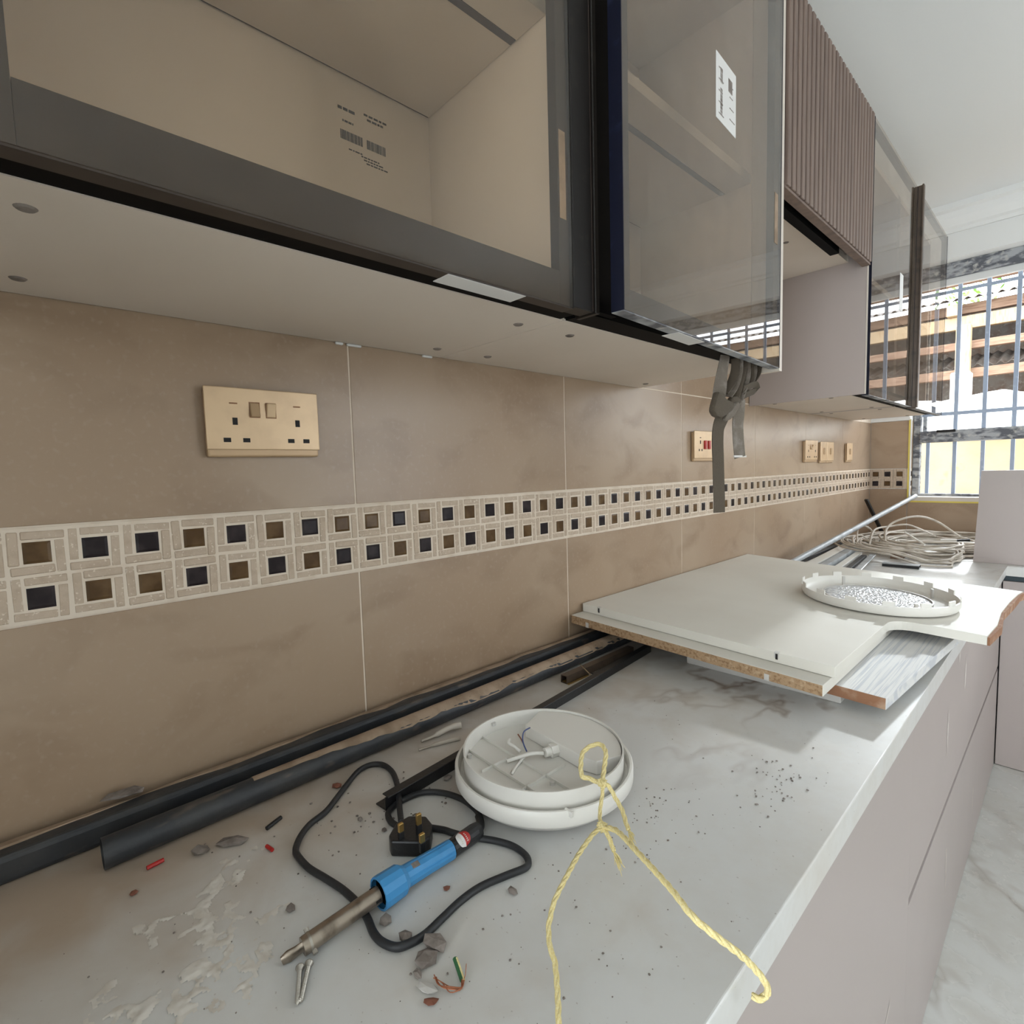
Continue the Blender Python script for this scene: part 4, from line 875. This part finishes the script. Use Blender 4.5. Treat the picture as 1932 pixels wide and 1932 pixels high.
debris('plaster_lump', Pd[0], 0.010, 1, 'grey plaster lump below the plug cord, lower of a touching pair', 'rubble', elong=1.1, rot=1.0)
debris('plaster_lump', Pd[1], 0.009, 2, 'grey plaster lump touching another one near the cord loop, upper one', 'rubble', elong=1.5, rot=0.6)
debris('plaster_flake', Pd[2], 0.011, 3, 'jagged grey flake beside the open conduit end', 'rubble', elong=1.7, rot=0.9, flat=0.3)
debris('plaster_flake', Pd[3], 0.009, 4, 'rounded grey flake beside the dark conduit, left of the jagged one', 'rubble', elong=1.3, rot=0.6, flat=0.35)
debris('plaster_lump', Pd[4], 0.006, 5, 'small grey crumb under the blue grip of the soldering iron', 'rubble')
debris('plaster_lump', Pd[5], 0.006, 6, 'small grey crumb just inside the lowest cord bend', 'rubble', elong=1.3)
debris('brown_scrap', Pd[6], 0.007, 7, 'brown crumpled scrap beside the black cord near the conduit', 'scrap', M_brownw, elong=1.3, flat=0.4)
debris('plaster_lump', Pd[19], 0.006, 15, 'small lump between the black cord loop and the ceiling lamp', 'rubble', flat=0.5)
tag(rock(Pd[8], 0.012, 9, 0.35, 2.2, 1.35).shift(lambda c: c+Vector((0.012, 0, 0.0335))).build('plaster_flake', M_stonegrey), 'flat grey flake lying on the conduit against the wall', 'rubble', 'debris on the worktop')
for i, (k, lab) in enumerate(((9, 'left'), (11, 'right'))):
    debris('plaster_crumb', Pd[k], 0.0035, 20+i, 'tiny dark crumb inside the black cord loop, %s of two' % lab, 'rubble')
debris('plaster_crumb', Pd[13], 0.004, 30, 'small dark crumb under the two touching plaster lumps', 'rubble', elong=1.4, flat=0.4)
debris('brown_scrap', Pd[14], 0.004, 31, 'tiny brown scrap right of the soldering iron grip', 'scrap', M_brownw)
debris('plaster_crumb', Pd[15], 0.0045, 32, 'small dark crumb outside the right cord bend', 'rubble', elong=1.5)
debris('plaster_crumb', Pd[16], 0.0045, 33, 'small dark crumb left of the steel barrel', 'rubble', elong=1.3)
debris('plaster_crumb', Pd[17], 0.004, 34, 'small brown crumb below the open conduit end', 'rubble', M_brownw)
r0, r1 = [(0.1293,-0.3168,0.0030),(0.1276,-0.3016,0.0030)]
tag(MB().tube([r0, r1], 0.0022, 8).build('red_sleeve', M_red), 'longer red cable sleeve offcut beside the open conduit end', 'offcut')
r0, r1 = [(0.1837,-0.2162,0.0025),(0.1951,-0.2139,0.0025)]
tag(MB().tube([r0, r1], 0.002, 8).build('red_sleeve', M_red), 'short red sleeve bit left of the black cord', 'offcut')
r0, r1 = [(0.1536,-0.2063,0.0025),(0.1452,-0.1874,0.0025)]
tag(MB().tube([r0, r1], 0.0024, 8).build('black_sleeve', M_blackpl), 'short black cable stub near the dark conduit', 'offcut')
# two wall plugs / screws
for i, (q0, q1, lab) in enumerate((tuple([(0.3542,-0.2463,0.0035),(0.3829,-0.2595,0.0028)]) + ('zinc countersunk screw below the iron tip, left of a pair',), tuple([(0.3557,-0.2395,0.0035),(0.3827,-0.2574,0.0028)]) + ('zinc countersunk screw below the iron tip, right of a pair',))):
    t = thing('screw', lab, 'screw', q0, 'screws on the worktop')
    F = frame_between(q0, q1); ln = (Vector(q1)-Vector(q0)).length
    MB().lathe([(0, -0.001), (0.0034, -0.001), (0.0036, 0.0), (0.0018, 0.003), (0, 0.003)], n=14, M=F).build('head', M_zinc, t, smooth=True)
    pr_ = [(0, 0.003)]; z = 0.003
    while z < ln*0.92: pr_ += [(0.0016, z), (0.0020, z+0.0006)]; z += 0.0012
    pr_ += [(0.0012, ln*0.95), (0, ln)]
    MB().lathe(pr_, n=10, M=F).build('shank', M_zinc, t, smooth=True)
# earth wire offcut
t = thing('earth_wire', 'green and yellow earth wire offcut with bare copper strands', 'wire', (0.45, -0.165, 0))
wq = [(0.4386,-0.1527,0.0060),(0.4455,-0.1548,0.0045),(0.4556,-0.1583,0.0030)]
MB().tube(wq, 0.0019, 8).build('sleeve', M_green, t)
MB().tube([Vector(v)+Vector((0.0013, 0.0006, 0.0006)) for v in wq], 0.0012, 6).build('yellow_stripe', M_twine, t)
random.seed(3)
base_ = [Vector(v) for v in [(0.4556,-0.1583,0.0030),(0.4604,-0.1631,0.0030),(0.4553,-0.1695,0.0030),(0.4473,-0.1728,0.0030),(0.4387,-0.1737,0.0040)]]
for k in range(5):
    MB().tube(spline([v+Vector((random.uniform(-1, 1), random.uniform(-1, 1), random.uniform(0, 1)))*0.0018 for v in base_], 4), 0.0004, 5).build('copper_strand', M_copper, t)
MB().tube([(0.4573,-0.1597,0.0030),(0.4563,-0.1556,0.0060),(0.4539,-0.1524,0.0120)], 0.0003, 5).build('copper_strand', M_copper, t)
debris('white_flake', [(0.4404,-0.1810,0.0030)][0], 0.0055, 41, 'pale curled flake at the end of the copper strands', 'scrap', M_whiteg, elong=1.9, flat=0.3, rot=0.5)
debris('brown_scrap', [(0.4511,-0.1848,0.0030)][0], 0.0042, 42, 'reddish brown sliver below the earth wire offcut', 'scrap', M_brownw, elong=2.0, flat=0.4, rot=0.9)
# grit, uncountable
random.seed(21); gr = MB()
def grit(n, cx, cy, sx, sy, smin, smax):
    for _ in range(n):
        x, y = random.gauss(cx, sx), random.gauss(cy, sy)
        if not (0.12 < x < 0.60 and -0.45 < y < 0.5): continue
        if (x-LC.x)**2+(y-LC.y)**2 < 0.013 or (abs(x-0.34) < 0.03 and -0.28 < y < -0.02) or (abs(x-0.30) < 0.03 and abs(y+0.11) < 0.03): continue
        s_ = random.uniform(smin, smax); t_ = bmesh.new(); bmesh.ops.create_icosphere(t_, subdivisions=0 or 1, radius=s_)
        for v in t_.verts: v.co = Vector((v.co.x*random.uniform(0.6, 1.3), v.co.y*random.uniform(0.6, 1.3), v.co.z*0.5))
        gr.join(t_, Matrix.Translation((x, y, s_*0.5+0.0002)))
grit(60, 0.22, -0.09, 0.04, 0.05, 0.0006, 0.0022); grit(60, 0.53, 0.30, 0.02, 0.05, 0.0006, 0.0018); grit(70, 0.45, 0.12, 0.03, 0.06, 0.0005, 0.0014)
grit(70, 0.3, -0.25, 0.12, 0.12, 0.0004, 0.0013); grit(60, 0.46, -0.05, 0.06, 0.08, 0.0004, 0.0012); grit(40, 0.28, 0.2, 0.08, 0.1, 0.0004, 0.001)
tag(gr.build('grit', M_stonegrey), 'dark grit and drilling crumbs scattered over the worktop', 'grit', kind='stuff')

from mathutils import noise as mnoise
def residue(x0, x1, y0, y1, n, th, hgt, seed, nm, ma, fade):
    t_ = bmesh.new(); V = {}
    for i in range(n+1):
        for j in range(n+1):
            x, y = x0+(x1-x0)*i/n, y0+(y1-y0)*j/n
            f = fade(x, y); v = 0.42-1.5*abs(mnoise.fractal(Vector((x*11+seed, y*11, seed)), 0.7, 2.1, 5)) + 0.25*mnoise.noise(Vector((x*60, y*60, 1.3))) + f
            V[i, j] = (x, y, (v-th)*hgt + 0.0009*max(0, mnoise.noise(Vector((x*160, y*160, seed)))) if v > th else -1)
    W = {}
    for i in range(n):
        for j in range(n):
            k = [(i, j), (i+1, j), (i+1, j+1), (i, j+1)]
            if sum(V[q][2] > 0 for q in k) >= 3:
                vs = []
                for q in k:
                    if q not in W: W[q] = t_.verts.new((V[q][0], V[q][1], max(0.00015, min(0.003, V[q][2]))))
                    vs.append(W[q])
                t_.faces.new(vs)
    return MB().join(t_).build(nm, ma, None, smooth='all')
M_resid = mat('white_plaster_residue', srgb(218, 211, 200), 0.95, noise=(60, srgb(204, 194, 180), 0.45, 0.7))
tag(residue(0.17, 0.47, -0.46, -0.20, 170, 0.12, 0.0045, 3.1, 'plaster_residue', M_resid, lambda x, y: 0.02-3.2*abs((y+0.345)-0.75*(0.31-x)) - 0.8*abs(x-0.31)), 'crusty white plaster residue patch on the near left of the worktop', 'plaster', kind='stuff')

# ------------------------------------------------------------------ far end of the worktop
t = thing('conduit_length', 'grey conduit leaning diagonally into the window corner', 'conduit', (0.05, 2.2, 0))
hollow((0.045, 1.50, 0.012), (0.205, 2.985, 0.214), 0.0105, 0.0092, 'tube', M_conduit, t)
tag(bar_along((0.03, 2.80, 0.20), (0.075, 2.93, 0.02), 0.016, 0.010, 'black_stick', M_blackpl, bev=0.001), 'short black stick leaning upright in the tiled corner', 'stick')
# trims and strips behind the boards
for i, (x0, y0, x1, y1, wd, ht, ma, lab) in enumerate((
    (0.018, 1.46, 0.018, 2.50, 0.026, 0.016, M_pipe, 'dark trim strip under the leaning conduit behind the boards'),
    (0.115, 1.46, 0.060, 2.42, 0.040, 0.022, M_white, 'white trunking length nearest the wall behind the boards'),
    (0.165, 1.46, 0.106, 2.36, 0.026, 0.026, M_conduit, 'pale grey conduit length next to the white trunking'),
    (0.205, 1.46, 0.145, 2.22, 0.024, 0.014, M_white, 'white trunking length, second from the wall behind the boards'),
    (0.243, 1.46, 0.178, 2.16, 0.020, 0.012, M_pipe, 'dark narrow trim between the white trunking and the flat strip'),
    (0.285, 1.46, 0.218, 2.12, 0.022, 0.004, M_conduit, 'flat perforated metal strip crossing towards the cable coil'))):
    o = bar_along((x0, y0, 0.0008 if i < 5 else 0.016), (x1, y1, 0.0008 if i < 5 else 0.02), wd, ht, 'trunking_length' if i < 5 else 'metal_strip', ma, bev=0.002)
    tag(o, lab, 'trunking' if i < 5 else 'strip')
tag(B(0.26, 0.30, 2.20, 2.36, 0.0005, 0.02).build('wood_offcut', M_timber), 'small rusty wood offcut half under the cable coil', 'offcut')
# blue-white channel lying on the sunlit marble
q = [(0.2757,1.9952,0.0006),(0.3880,2.0022,0.0006)]
t = thing('metal_channel', 'short pale metal channel alone on the sunlit marble by the coil', 'channel', q[0])
a, b_ = Vector(q[0]), Vector(q[1]); d = (b_-a).normalized(); s_ = Vector((-d.y, d.x, 0)); l = (b_-a).length
M4 = Matrix(((d.x, s_.x, 0, a.x), (d.y, s_.y, 0, a.y), (0, 0, 1, a.z), (0, 0, 0, 1)))
MB().box(0, l, 0.0, 0.045, 0.010, 0.0115, M=M4).build('web', M_conduit, t); MB().box(0, l, 0.0, 0.0015, 0, 0.0099, M=M4).build('flange', M_blackpl, t); MB().box(0, l, 0.0435, 0.045, 0, 0.0099, M=M4).build('flange', M_blackpl, t)
# coil of dirty white cable
random.seed(9); coil = thing('cable_coil', 'large tangled coil of dirty white cable in the corner under the window', 'cable', (0.34, 2.55, 0))
pts = []; turns = 26; N = turns*22
ph = [random.uniform(0, 6.28) for _ in range(6)]
for i in range(N):
    a = 2*math.pi*i/22; tt = i/N
    rr = 0.27+0.11*math.sin(tt*19+ph[0])*math.cos(tt*7) + 0.02*math.sin(a*0.37+ph[1])
    cx_, cy_ = 0.36+0.03*math.sin(tt*23+ph[2]), 2.52+0.05*math.sin(tt*31+ph[3])
    x, y = cx_+rr*0.88*math.cos(a), cy_+rr*1.12*math.sin(a)
    z = 0.005+0.058*(0.5+0.5*math.sin(tt*27+ph[4]))*(0.6+0.4*math.sin(a*1.0+tt*40)) 
    if y < 2.45: x = min(x, 0.462+0.012*math.sin(i*1.7))
    if x < 0.34 and y < 2.56: z = max(z, 0.037)
    pts.append((max(0.012, x), min(2.985, y), max(0.0062, z)))
MB().tube(spline(pts, 2), 0.0040, 6).build('cable', M_coil, coil, smooth='all')
for k, arc_ in enumerate(([(0.2152,2.3500,0.0308),(0.1998,2.4000,0.0827),(0.2123,2.4500,0.1190),(0.2566,2.5000,0.1431),(0.3053,2.5500,0.1460),(0.3546,2.6000,0.1204),(0.4047,2.6500,0.0711),(0.4400,2.7000,0.0326)], [(0.1640,2.3000,0.0324),(0.1600,2.4000,0.0920),(0.1987,2.5000,0.1016),(0.2485,2.5500,0.1072),(0.2989,2.6000,0.0812),(0.3329,2.7000,0.0440)], [(0.1208,2.3000,0.0051),(0.0946,2.4000,0.0878),(0.1191,2.4000,0.1087),(0.1389,2.4500,0.0809),(0.1409,2.4000,0.0427)], [(0.1082,2.3000,0.0276),(0.0910,2.3500,0.0588),(0.1076,2.4000,0.0644),(0.1409,2.4000,0.0427),(0.2029,2.3000,0.0242),(0.2787,2.2000,0.0214),(0.3449,2.1200,0.0236)])):
    MB().tube([Vector((p.x, p.y, max(0.006, p.z))) for p in spline(arc_, 6)], 0.0040 if k else 0.0045, 7).build('loose_loop', M_coil, coil, smooth='all')
q = [(0.2813,2.3500,0.0932),(0.3644,2.2500,0.0597)]
MB().tube(q, 0.0042, 7).build('cable_end', M_white, coil)
q = [(0.3798,2.5000,0.0478),(0.4325,2.5000,0.0520),(0.4342,2.5000,0.0521),(0.4750,2.5000,0.0576)]
MB().tube(q[:2], 0.009, 9).build('white_connector', M_white, coil); MB().tube(q[2:], 0.007, 9).build('black_connector', M_blackpl, coil)
# upright mauve panel standing on the far worktop
t = thing('loose_board', 'mauve-grey panel standing upright on the worktop before the window', 'board', (0.75, 2.31, 0))
def lean(c): return Vector((c.x, 2.300 + c.y + 0.025*c.z, c.z))
Mx = Matrix(((1, 0, 0, 0), (0, 0, 1, 0), (0, 1, 0, 0), (0, 0, 0, 1)))
MB().prism([(0.5075, 0.018), (1.0, 0.018), (1.0, 0.352), (0.520, 0.352)], 0.0, 0.018, M=Mx).shift(lean).build('panel', M_mauve, t)
MB().prism([(0.5070, 0.0006), (1.0, 0.0006), (1.0, 0.0178), (0.5075, 0.0178)], 0.0, 0.018, M=Mx).shift(lean).build('edge_band', M_mauve, t)

# ------------------------------------------------------------------ hanging strap
st = thing('webbing_strap', 'knotted grey webbing strap hanging from the ajar cabinet door', 'strap', (0.31, 0.66, 0.5))
XS = 0.312
def rib(pts, w_, nm, ma, th=0.0016, wdir=(0.25, 1, 0)):
    if isinstance(wdir, list):
        P = [Vector(p) for p in pts]; sp = spline(P, 5); wd = spline([Vector(v) for v in wdir], 5)
        return MB().ribbon(list(zip(sp, wd)), w_, th).build(nm, ma, st, smooth=True)
    return MB().ribbon([(p, wdir) for p in spline(pts, 5)], w_, th).build(nm, ma, st, smooth=True)
rib([(0.3180,0.5894,0.6063),(0.3180,0.5768,0.5741),(0.3180,0.5665,0.5396),(0.3180,0.5624,0.5249)], 0.023, 'upper_band', M_strap, wdir=[(0.2, 1, 0), (0.4, 1, 0), (0.8, 0.6, 0), (1, 0.3, 0)])
def fold(poly, x0, x1, nm, ma):
    Mf = Matrix(((0, 0, 1, 0), (1, 0, 0, 0), (0, 1, 0, 0), (0, 0, 0, 1)))
    c = [(p[1], p[2]) for p in poly]
    return MB().prism(c, x0, x1, bev=0.0035, M=Mf).build(nm, ma, st, smooth=True)
fold([(0.3300,0.5332,0.5325),(0.3300,0.5252,0.5189),(0.3300,0.5173,0.5055),(0.3300,0.5153,0.4962),(0.3300,0.5253,0.4884),(0.3300,0.5416,0.4855),(0.3300,0.5624,0.4912),(0.3300,0.5903,0.5033),(0.3300,0.5946,0.5123),(0.3300,0.5880,0.5176),(0.3300,0.5664,0.5200),(0.3300,0.5496,0.5263)], 0.321, 0.334, 'knot_fold', M_strapd)
fold([(0.3250,0.6260,0.5218),(0.3250,0.6353,0.5174),(0.3250,0.6308,0.5091),(0.3250,0.6127,0.4942),(0.3250,0.5949,0.4855),(0.3250,0.5754,0.4807),(0.3250,0.5710,0.4863),(0.3250,0.5817,0.4965),(0.3250,0.5991,0.5072)], 0.313, 0.3265, 'knot_fold', M_strap)
fold([(0.3200,0.6189,0.5308),(0.3200,0.6419,0.5335),(0.3200,0.6561,0.5295),(0.3200,0.6491,0.5168),(0.3200,0.6282,0.5115),(0.3200,0.6100,0.5183)], 0.308, 0.3195, 'knot_core', M_strapd)
rib([(0.3200,0.5753,0.4918),(0.3180,0.5626,0.4721),(0.3160,0.5627,0.4481),(0.3160,0.5650,0.4091),(0.3160,0.5674,0.3698),(0.3160,0.5697,0.3401),(0.3160,0.5698,0.3132)], 0.027, 'long_tail', M_strapd, wdir=(0.35, 1, 0))
rib([(0.3120,0.6649,0.5310),(0.3120,0.6605,0.5019),(0.3120,0.6560,0.4811),(0.3120,0.6587,0.4501),(0.3120,0.6664,0.4158)], 0.028, 'short_tail', M_strap, wdir=(0.35, 1, 0))
rib([(0.3140,0.6346,0.4179),(0.3140,0.6899,0.4177)], 0.004, 'stitched_hem', M_whiteg, th=0.002, wdir=(0, 0, 1))
for i, (xa, xb, xc) in enumerate(((1388, 1378, 1366), (1395, 1386, 1374), (1402, 1396, 1384), (1409, 1403, 1392), (1416, 1410, 1398), (1424, 1417, 1404), (1431, 1424, 1410))):
    pts = bpp = None
LOOPS = [[(0.3180,0.6317,0.6037),(0.3180,0.6297,0.5797),(0.3160,0.6140,0.5537),(0.3140,0.5921,0.5354)], [(0.3160,0.6501,0.6043),(0.3160,0.6481,0.5799),(0.3140,0.6343,0.5507),(0.3120,0.6118,0.5312)], [(0.3140,0.6713,0.6052),(0.3140,0.6668,0.5781),(0.3120,0.6552,0.5477),(0.3120,0.6460,0.5297)], [(0.3120,0.6930,0.6060),(0.3120,0.6934,0.5790),(0.3120,0.6791,0.5518),(0.3120,0.6602,0.5276)], [(0.3100,0.7127,0.6066),(0.3100,0.7156,0.5816),(0.3100,0.7009,0.5591),(0.3100,0.6790,0.5395)], [(0.3080,0.7354,0.6074),(0.3080,0.7332,0.5836),(0.3080,0.7181,0.5673),(0.3080,0.7032,0.5543)], [(0.3080,0.7591,0.6069),(0.3080,0.7541,0.5901),(0.3080,0.7386,0.5756),(0.3080,0.7232,0.5656)]]
for i, pts in enumerate(LOOPS):
    rib(pts, 0.016, 'folded_band', M_strap if i % 2 else M_strapd, th=0.0022, wdir=(1, 0.25+0.12*(i % 3), 0))
rib([(0.3180,0.6652,0.5478),(0.3200,0.6921,0.5570),(0.3200,0.7199,0.5615),(0.3180,0.7250,0.5516),(0.3160,0.6994,0.5435),(0.3160,0.6700,0.5350)], 0.014, 'wrap_turn', M_strapd, wdir=(0.5, 0.1, 1))

# ------------------------------------------------------------------ outside the window
def ext(o, label, cat, group=None): return tag(o, label, cat, group)
struct(B(-8, 12, 3.3, 40, FLOOR-0.5, FLOOR-0.3).build('ground_outside', M_stonegrey))
t = thing('boundary_wall', 'ochre rendered boundary wall with a white sunlit top outside the window', 'wall', (0.5, 4.7, FLOOR-0.3))
B(-3, 5, 4.60, 4.85, FLOOR-0.3, 0.60).build('rendered_face', M_ochre, t)
random.seed(6)
def capf(u, v):
    x = -3+8*u; y = 4.55+0.42*v
    return (x, y, 0.60+0.27*v**0.8+0.02*math.sin(x*9+v*5)+random.uniform(-0.012, 0.012) if 0 < v else 0.585)
MB().grid(capf, 90, 6).build('plaster_cap', M_white_r, t)
def sheet(x0, x1, y0, y1, z0, z1, label, rib_=0.076):
    n = int((x1-x0)/rib_*6); b = MB()
    def fn(u, v):
        x = x0+(x1-x0)*u; w_ = 0.018*math.sin(2*math.pi*x/rib_)
        return (x, y0+(y1-y0)*v, z0+(z1-z0)*v+w_)
    b.grid(fn, n, 4)
    o = b.build('corrugated_sheet', M_sheet); md = o.modifiers.new('thick', 'SOLIDIFY'); md.thickness = 0.003
    return tag(o, label, 'roof sheet', 'corrugated shed sheets')
sheet(-4.1, 4.9, 8.9, 11.6, 2.50, 3.12, 'topmost corrugated sheet of the shed roof outside the window', 0.11)
sheet(-4.1, 4.9, 9.5, 11.6, 2.02, 2.29, 'corrugated sheet in the middle of the shed behind pale timber beams', 0.11)
sheet(-4.1, 4.9, 9.05, 10.1, 1.63, 1.92, 'lowest corrugated sheet of the shed just above the wall', 0.11)
tag(B(-4.2, 5.0, 11.8, 11.9, -1.0, 2.95).build('shed_back', M_sheet), 'dark sheet-metal back of the shed outside', 'shed')
for i, (z, y, h_, ma, lab) in enumerate(((2.66, 8.78, 0.13, M_timber, 'upper old timber purlin of the shed outside'), (2.36, 9.2, 0.13, M_timber, 'reddish timber purlin under the upper shed sheet'), (2.13, 9.05, 0.17, M_timberl, 'pale new timber beam across the middle of the shed'), (1.84, 8.92, 0.10, M_timber, 'old timber rail below the pale shed beam'), (1.46, 8.9, 0.12, M_timber, 'lowest old timber rail of the shed near the white wall top'))):
    tag(B(-4.1, 4.9, y, y+0.10, z, z+h_, bev=0.006).build('timber_beam', ma), lab, 'beam', 'shed beams')
tag(B(-0.39, -0.24, 8.74, 8.88, -1.08, 2.13, bev=0.006).build('timber_post', M_timberl), 'pale timber post carrying the shed beam outside the window', 'post')
tag(B(-0.40, -0.20, 8.50, 8.72, -1.08, 1.50, bev=0.015).build('concrete_stub', M_white_r), 'white speckled concrete stub at the foot of the pale post', 'post')
tag(B(-0.52, -0.38, 8.93, 9.07, 2.301, 2.45, bev=0.006).build('timber_block', M_timberl), 'short orange timber block wedged above the pale shed beam', 'block')
random.seed(12); lf = MB()
for _ in range(700):
    c = Vector((random.gauss(-1.6, 0.5), random.gauss(13.0, 0.4), random.gauss(3.7, 0.35))); d = Vector((random.uniform(-1, 1), random.uniform(-1, 1), random.uniform(-1, 1))).normalized(); e_ = d.orthogonal().normalized(); s_ = random.uniform(0.05, 0.11)
    t_ = bmesh.new(); t_.faces.new([t_.verts.new(c+v) for v in (-d*s_, e_*s_*0.3, d*s_, -e_*s_*0.3)]); lf.join(t_)
t = thing('garden_tree', 'light green leafy tree beyond the shed roof outside', 'tree', (-1.6, 13.0, FLOOR-0.3))
tag(lf.build('foliage', M_leaf, t), kind='stuff'); MB().tube([(-1.6, 13.0, FLOOR-0.3), (-1.55, 13.0, 1.5), (-1.6, 13.0, 3.6)], [0.1, 0.08, 0.04], 8).build('trunk', M_timber, t)

# ------------------------------------------------------------------ lift everything so the floor is at z = 0
for o in SC.objects:
    if o.parent is None: o.location.z -= FLOOR
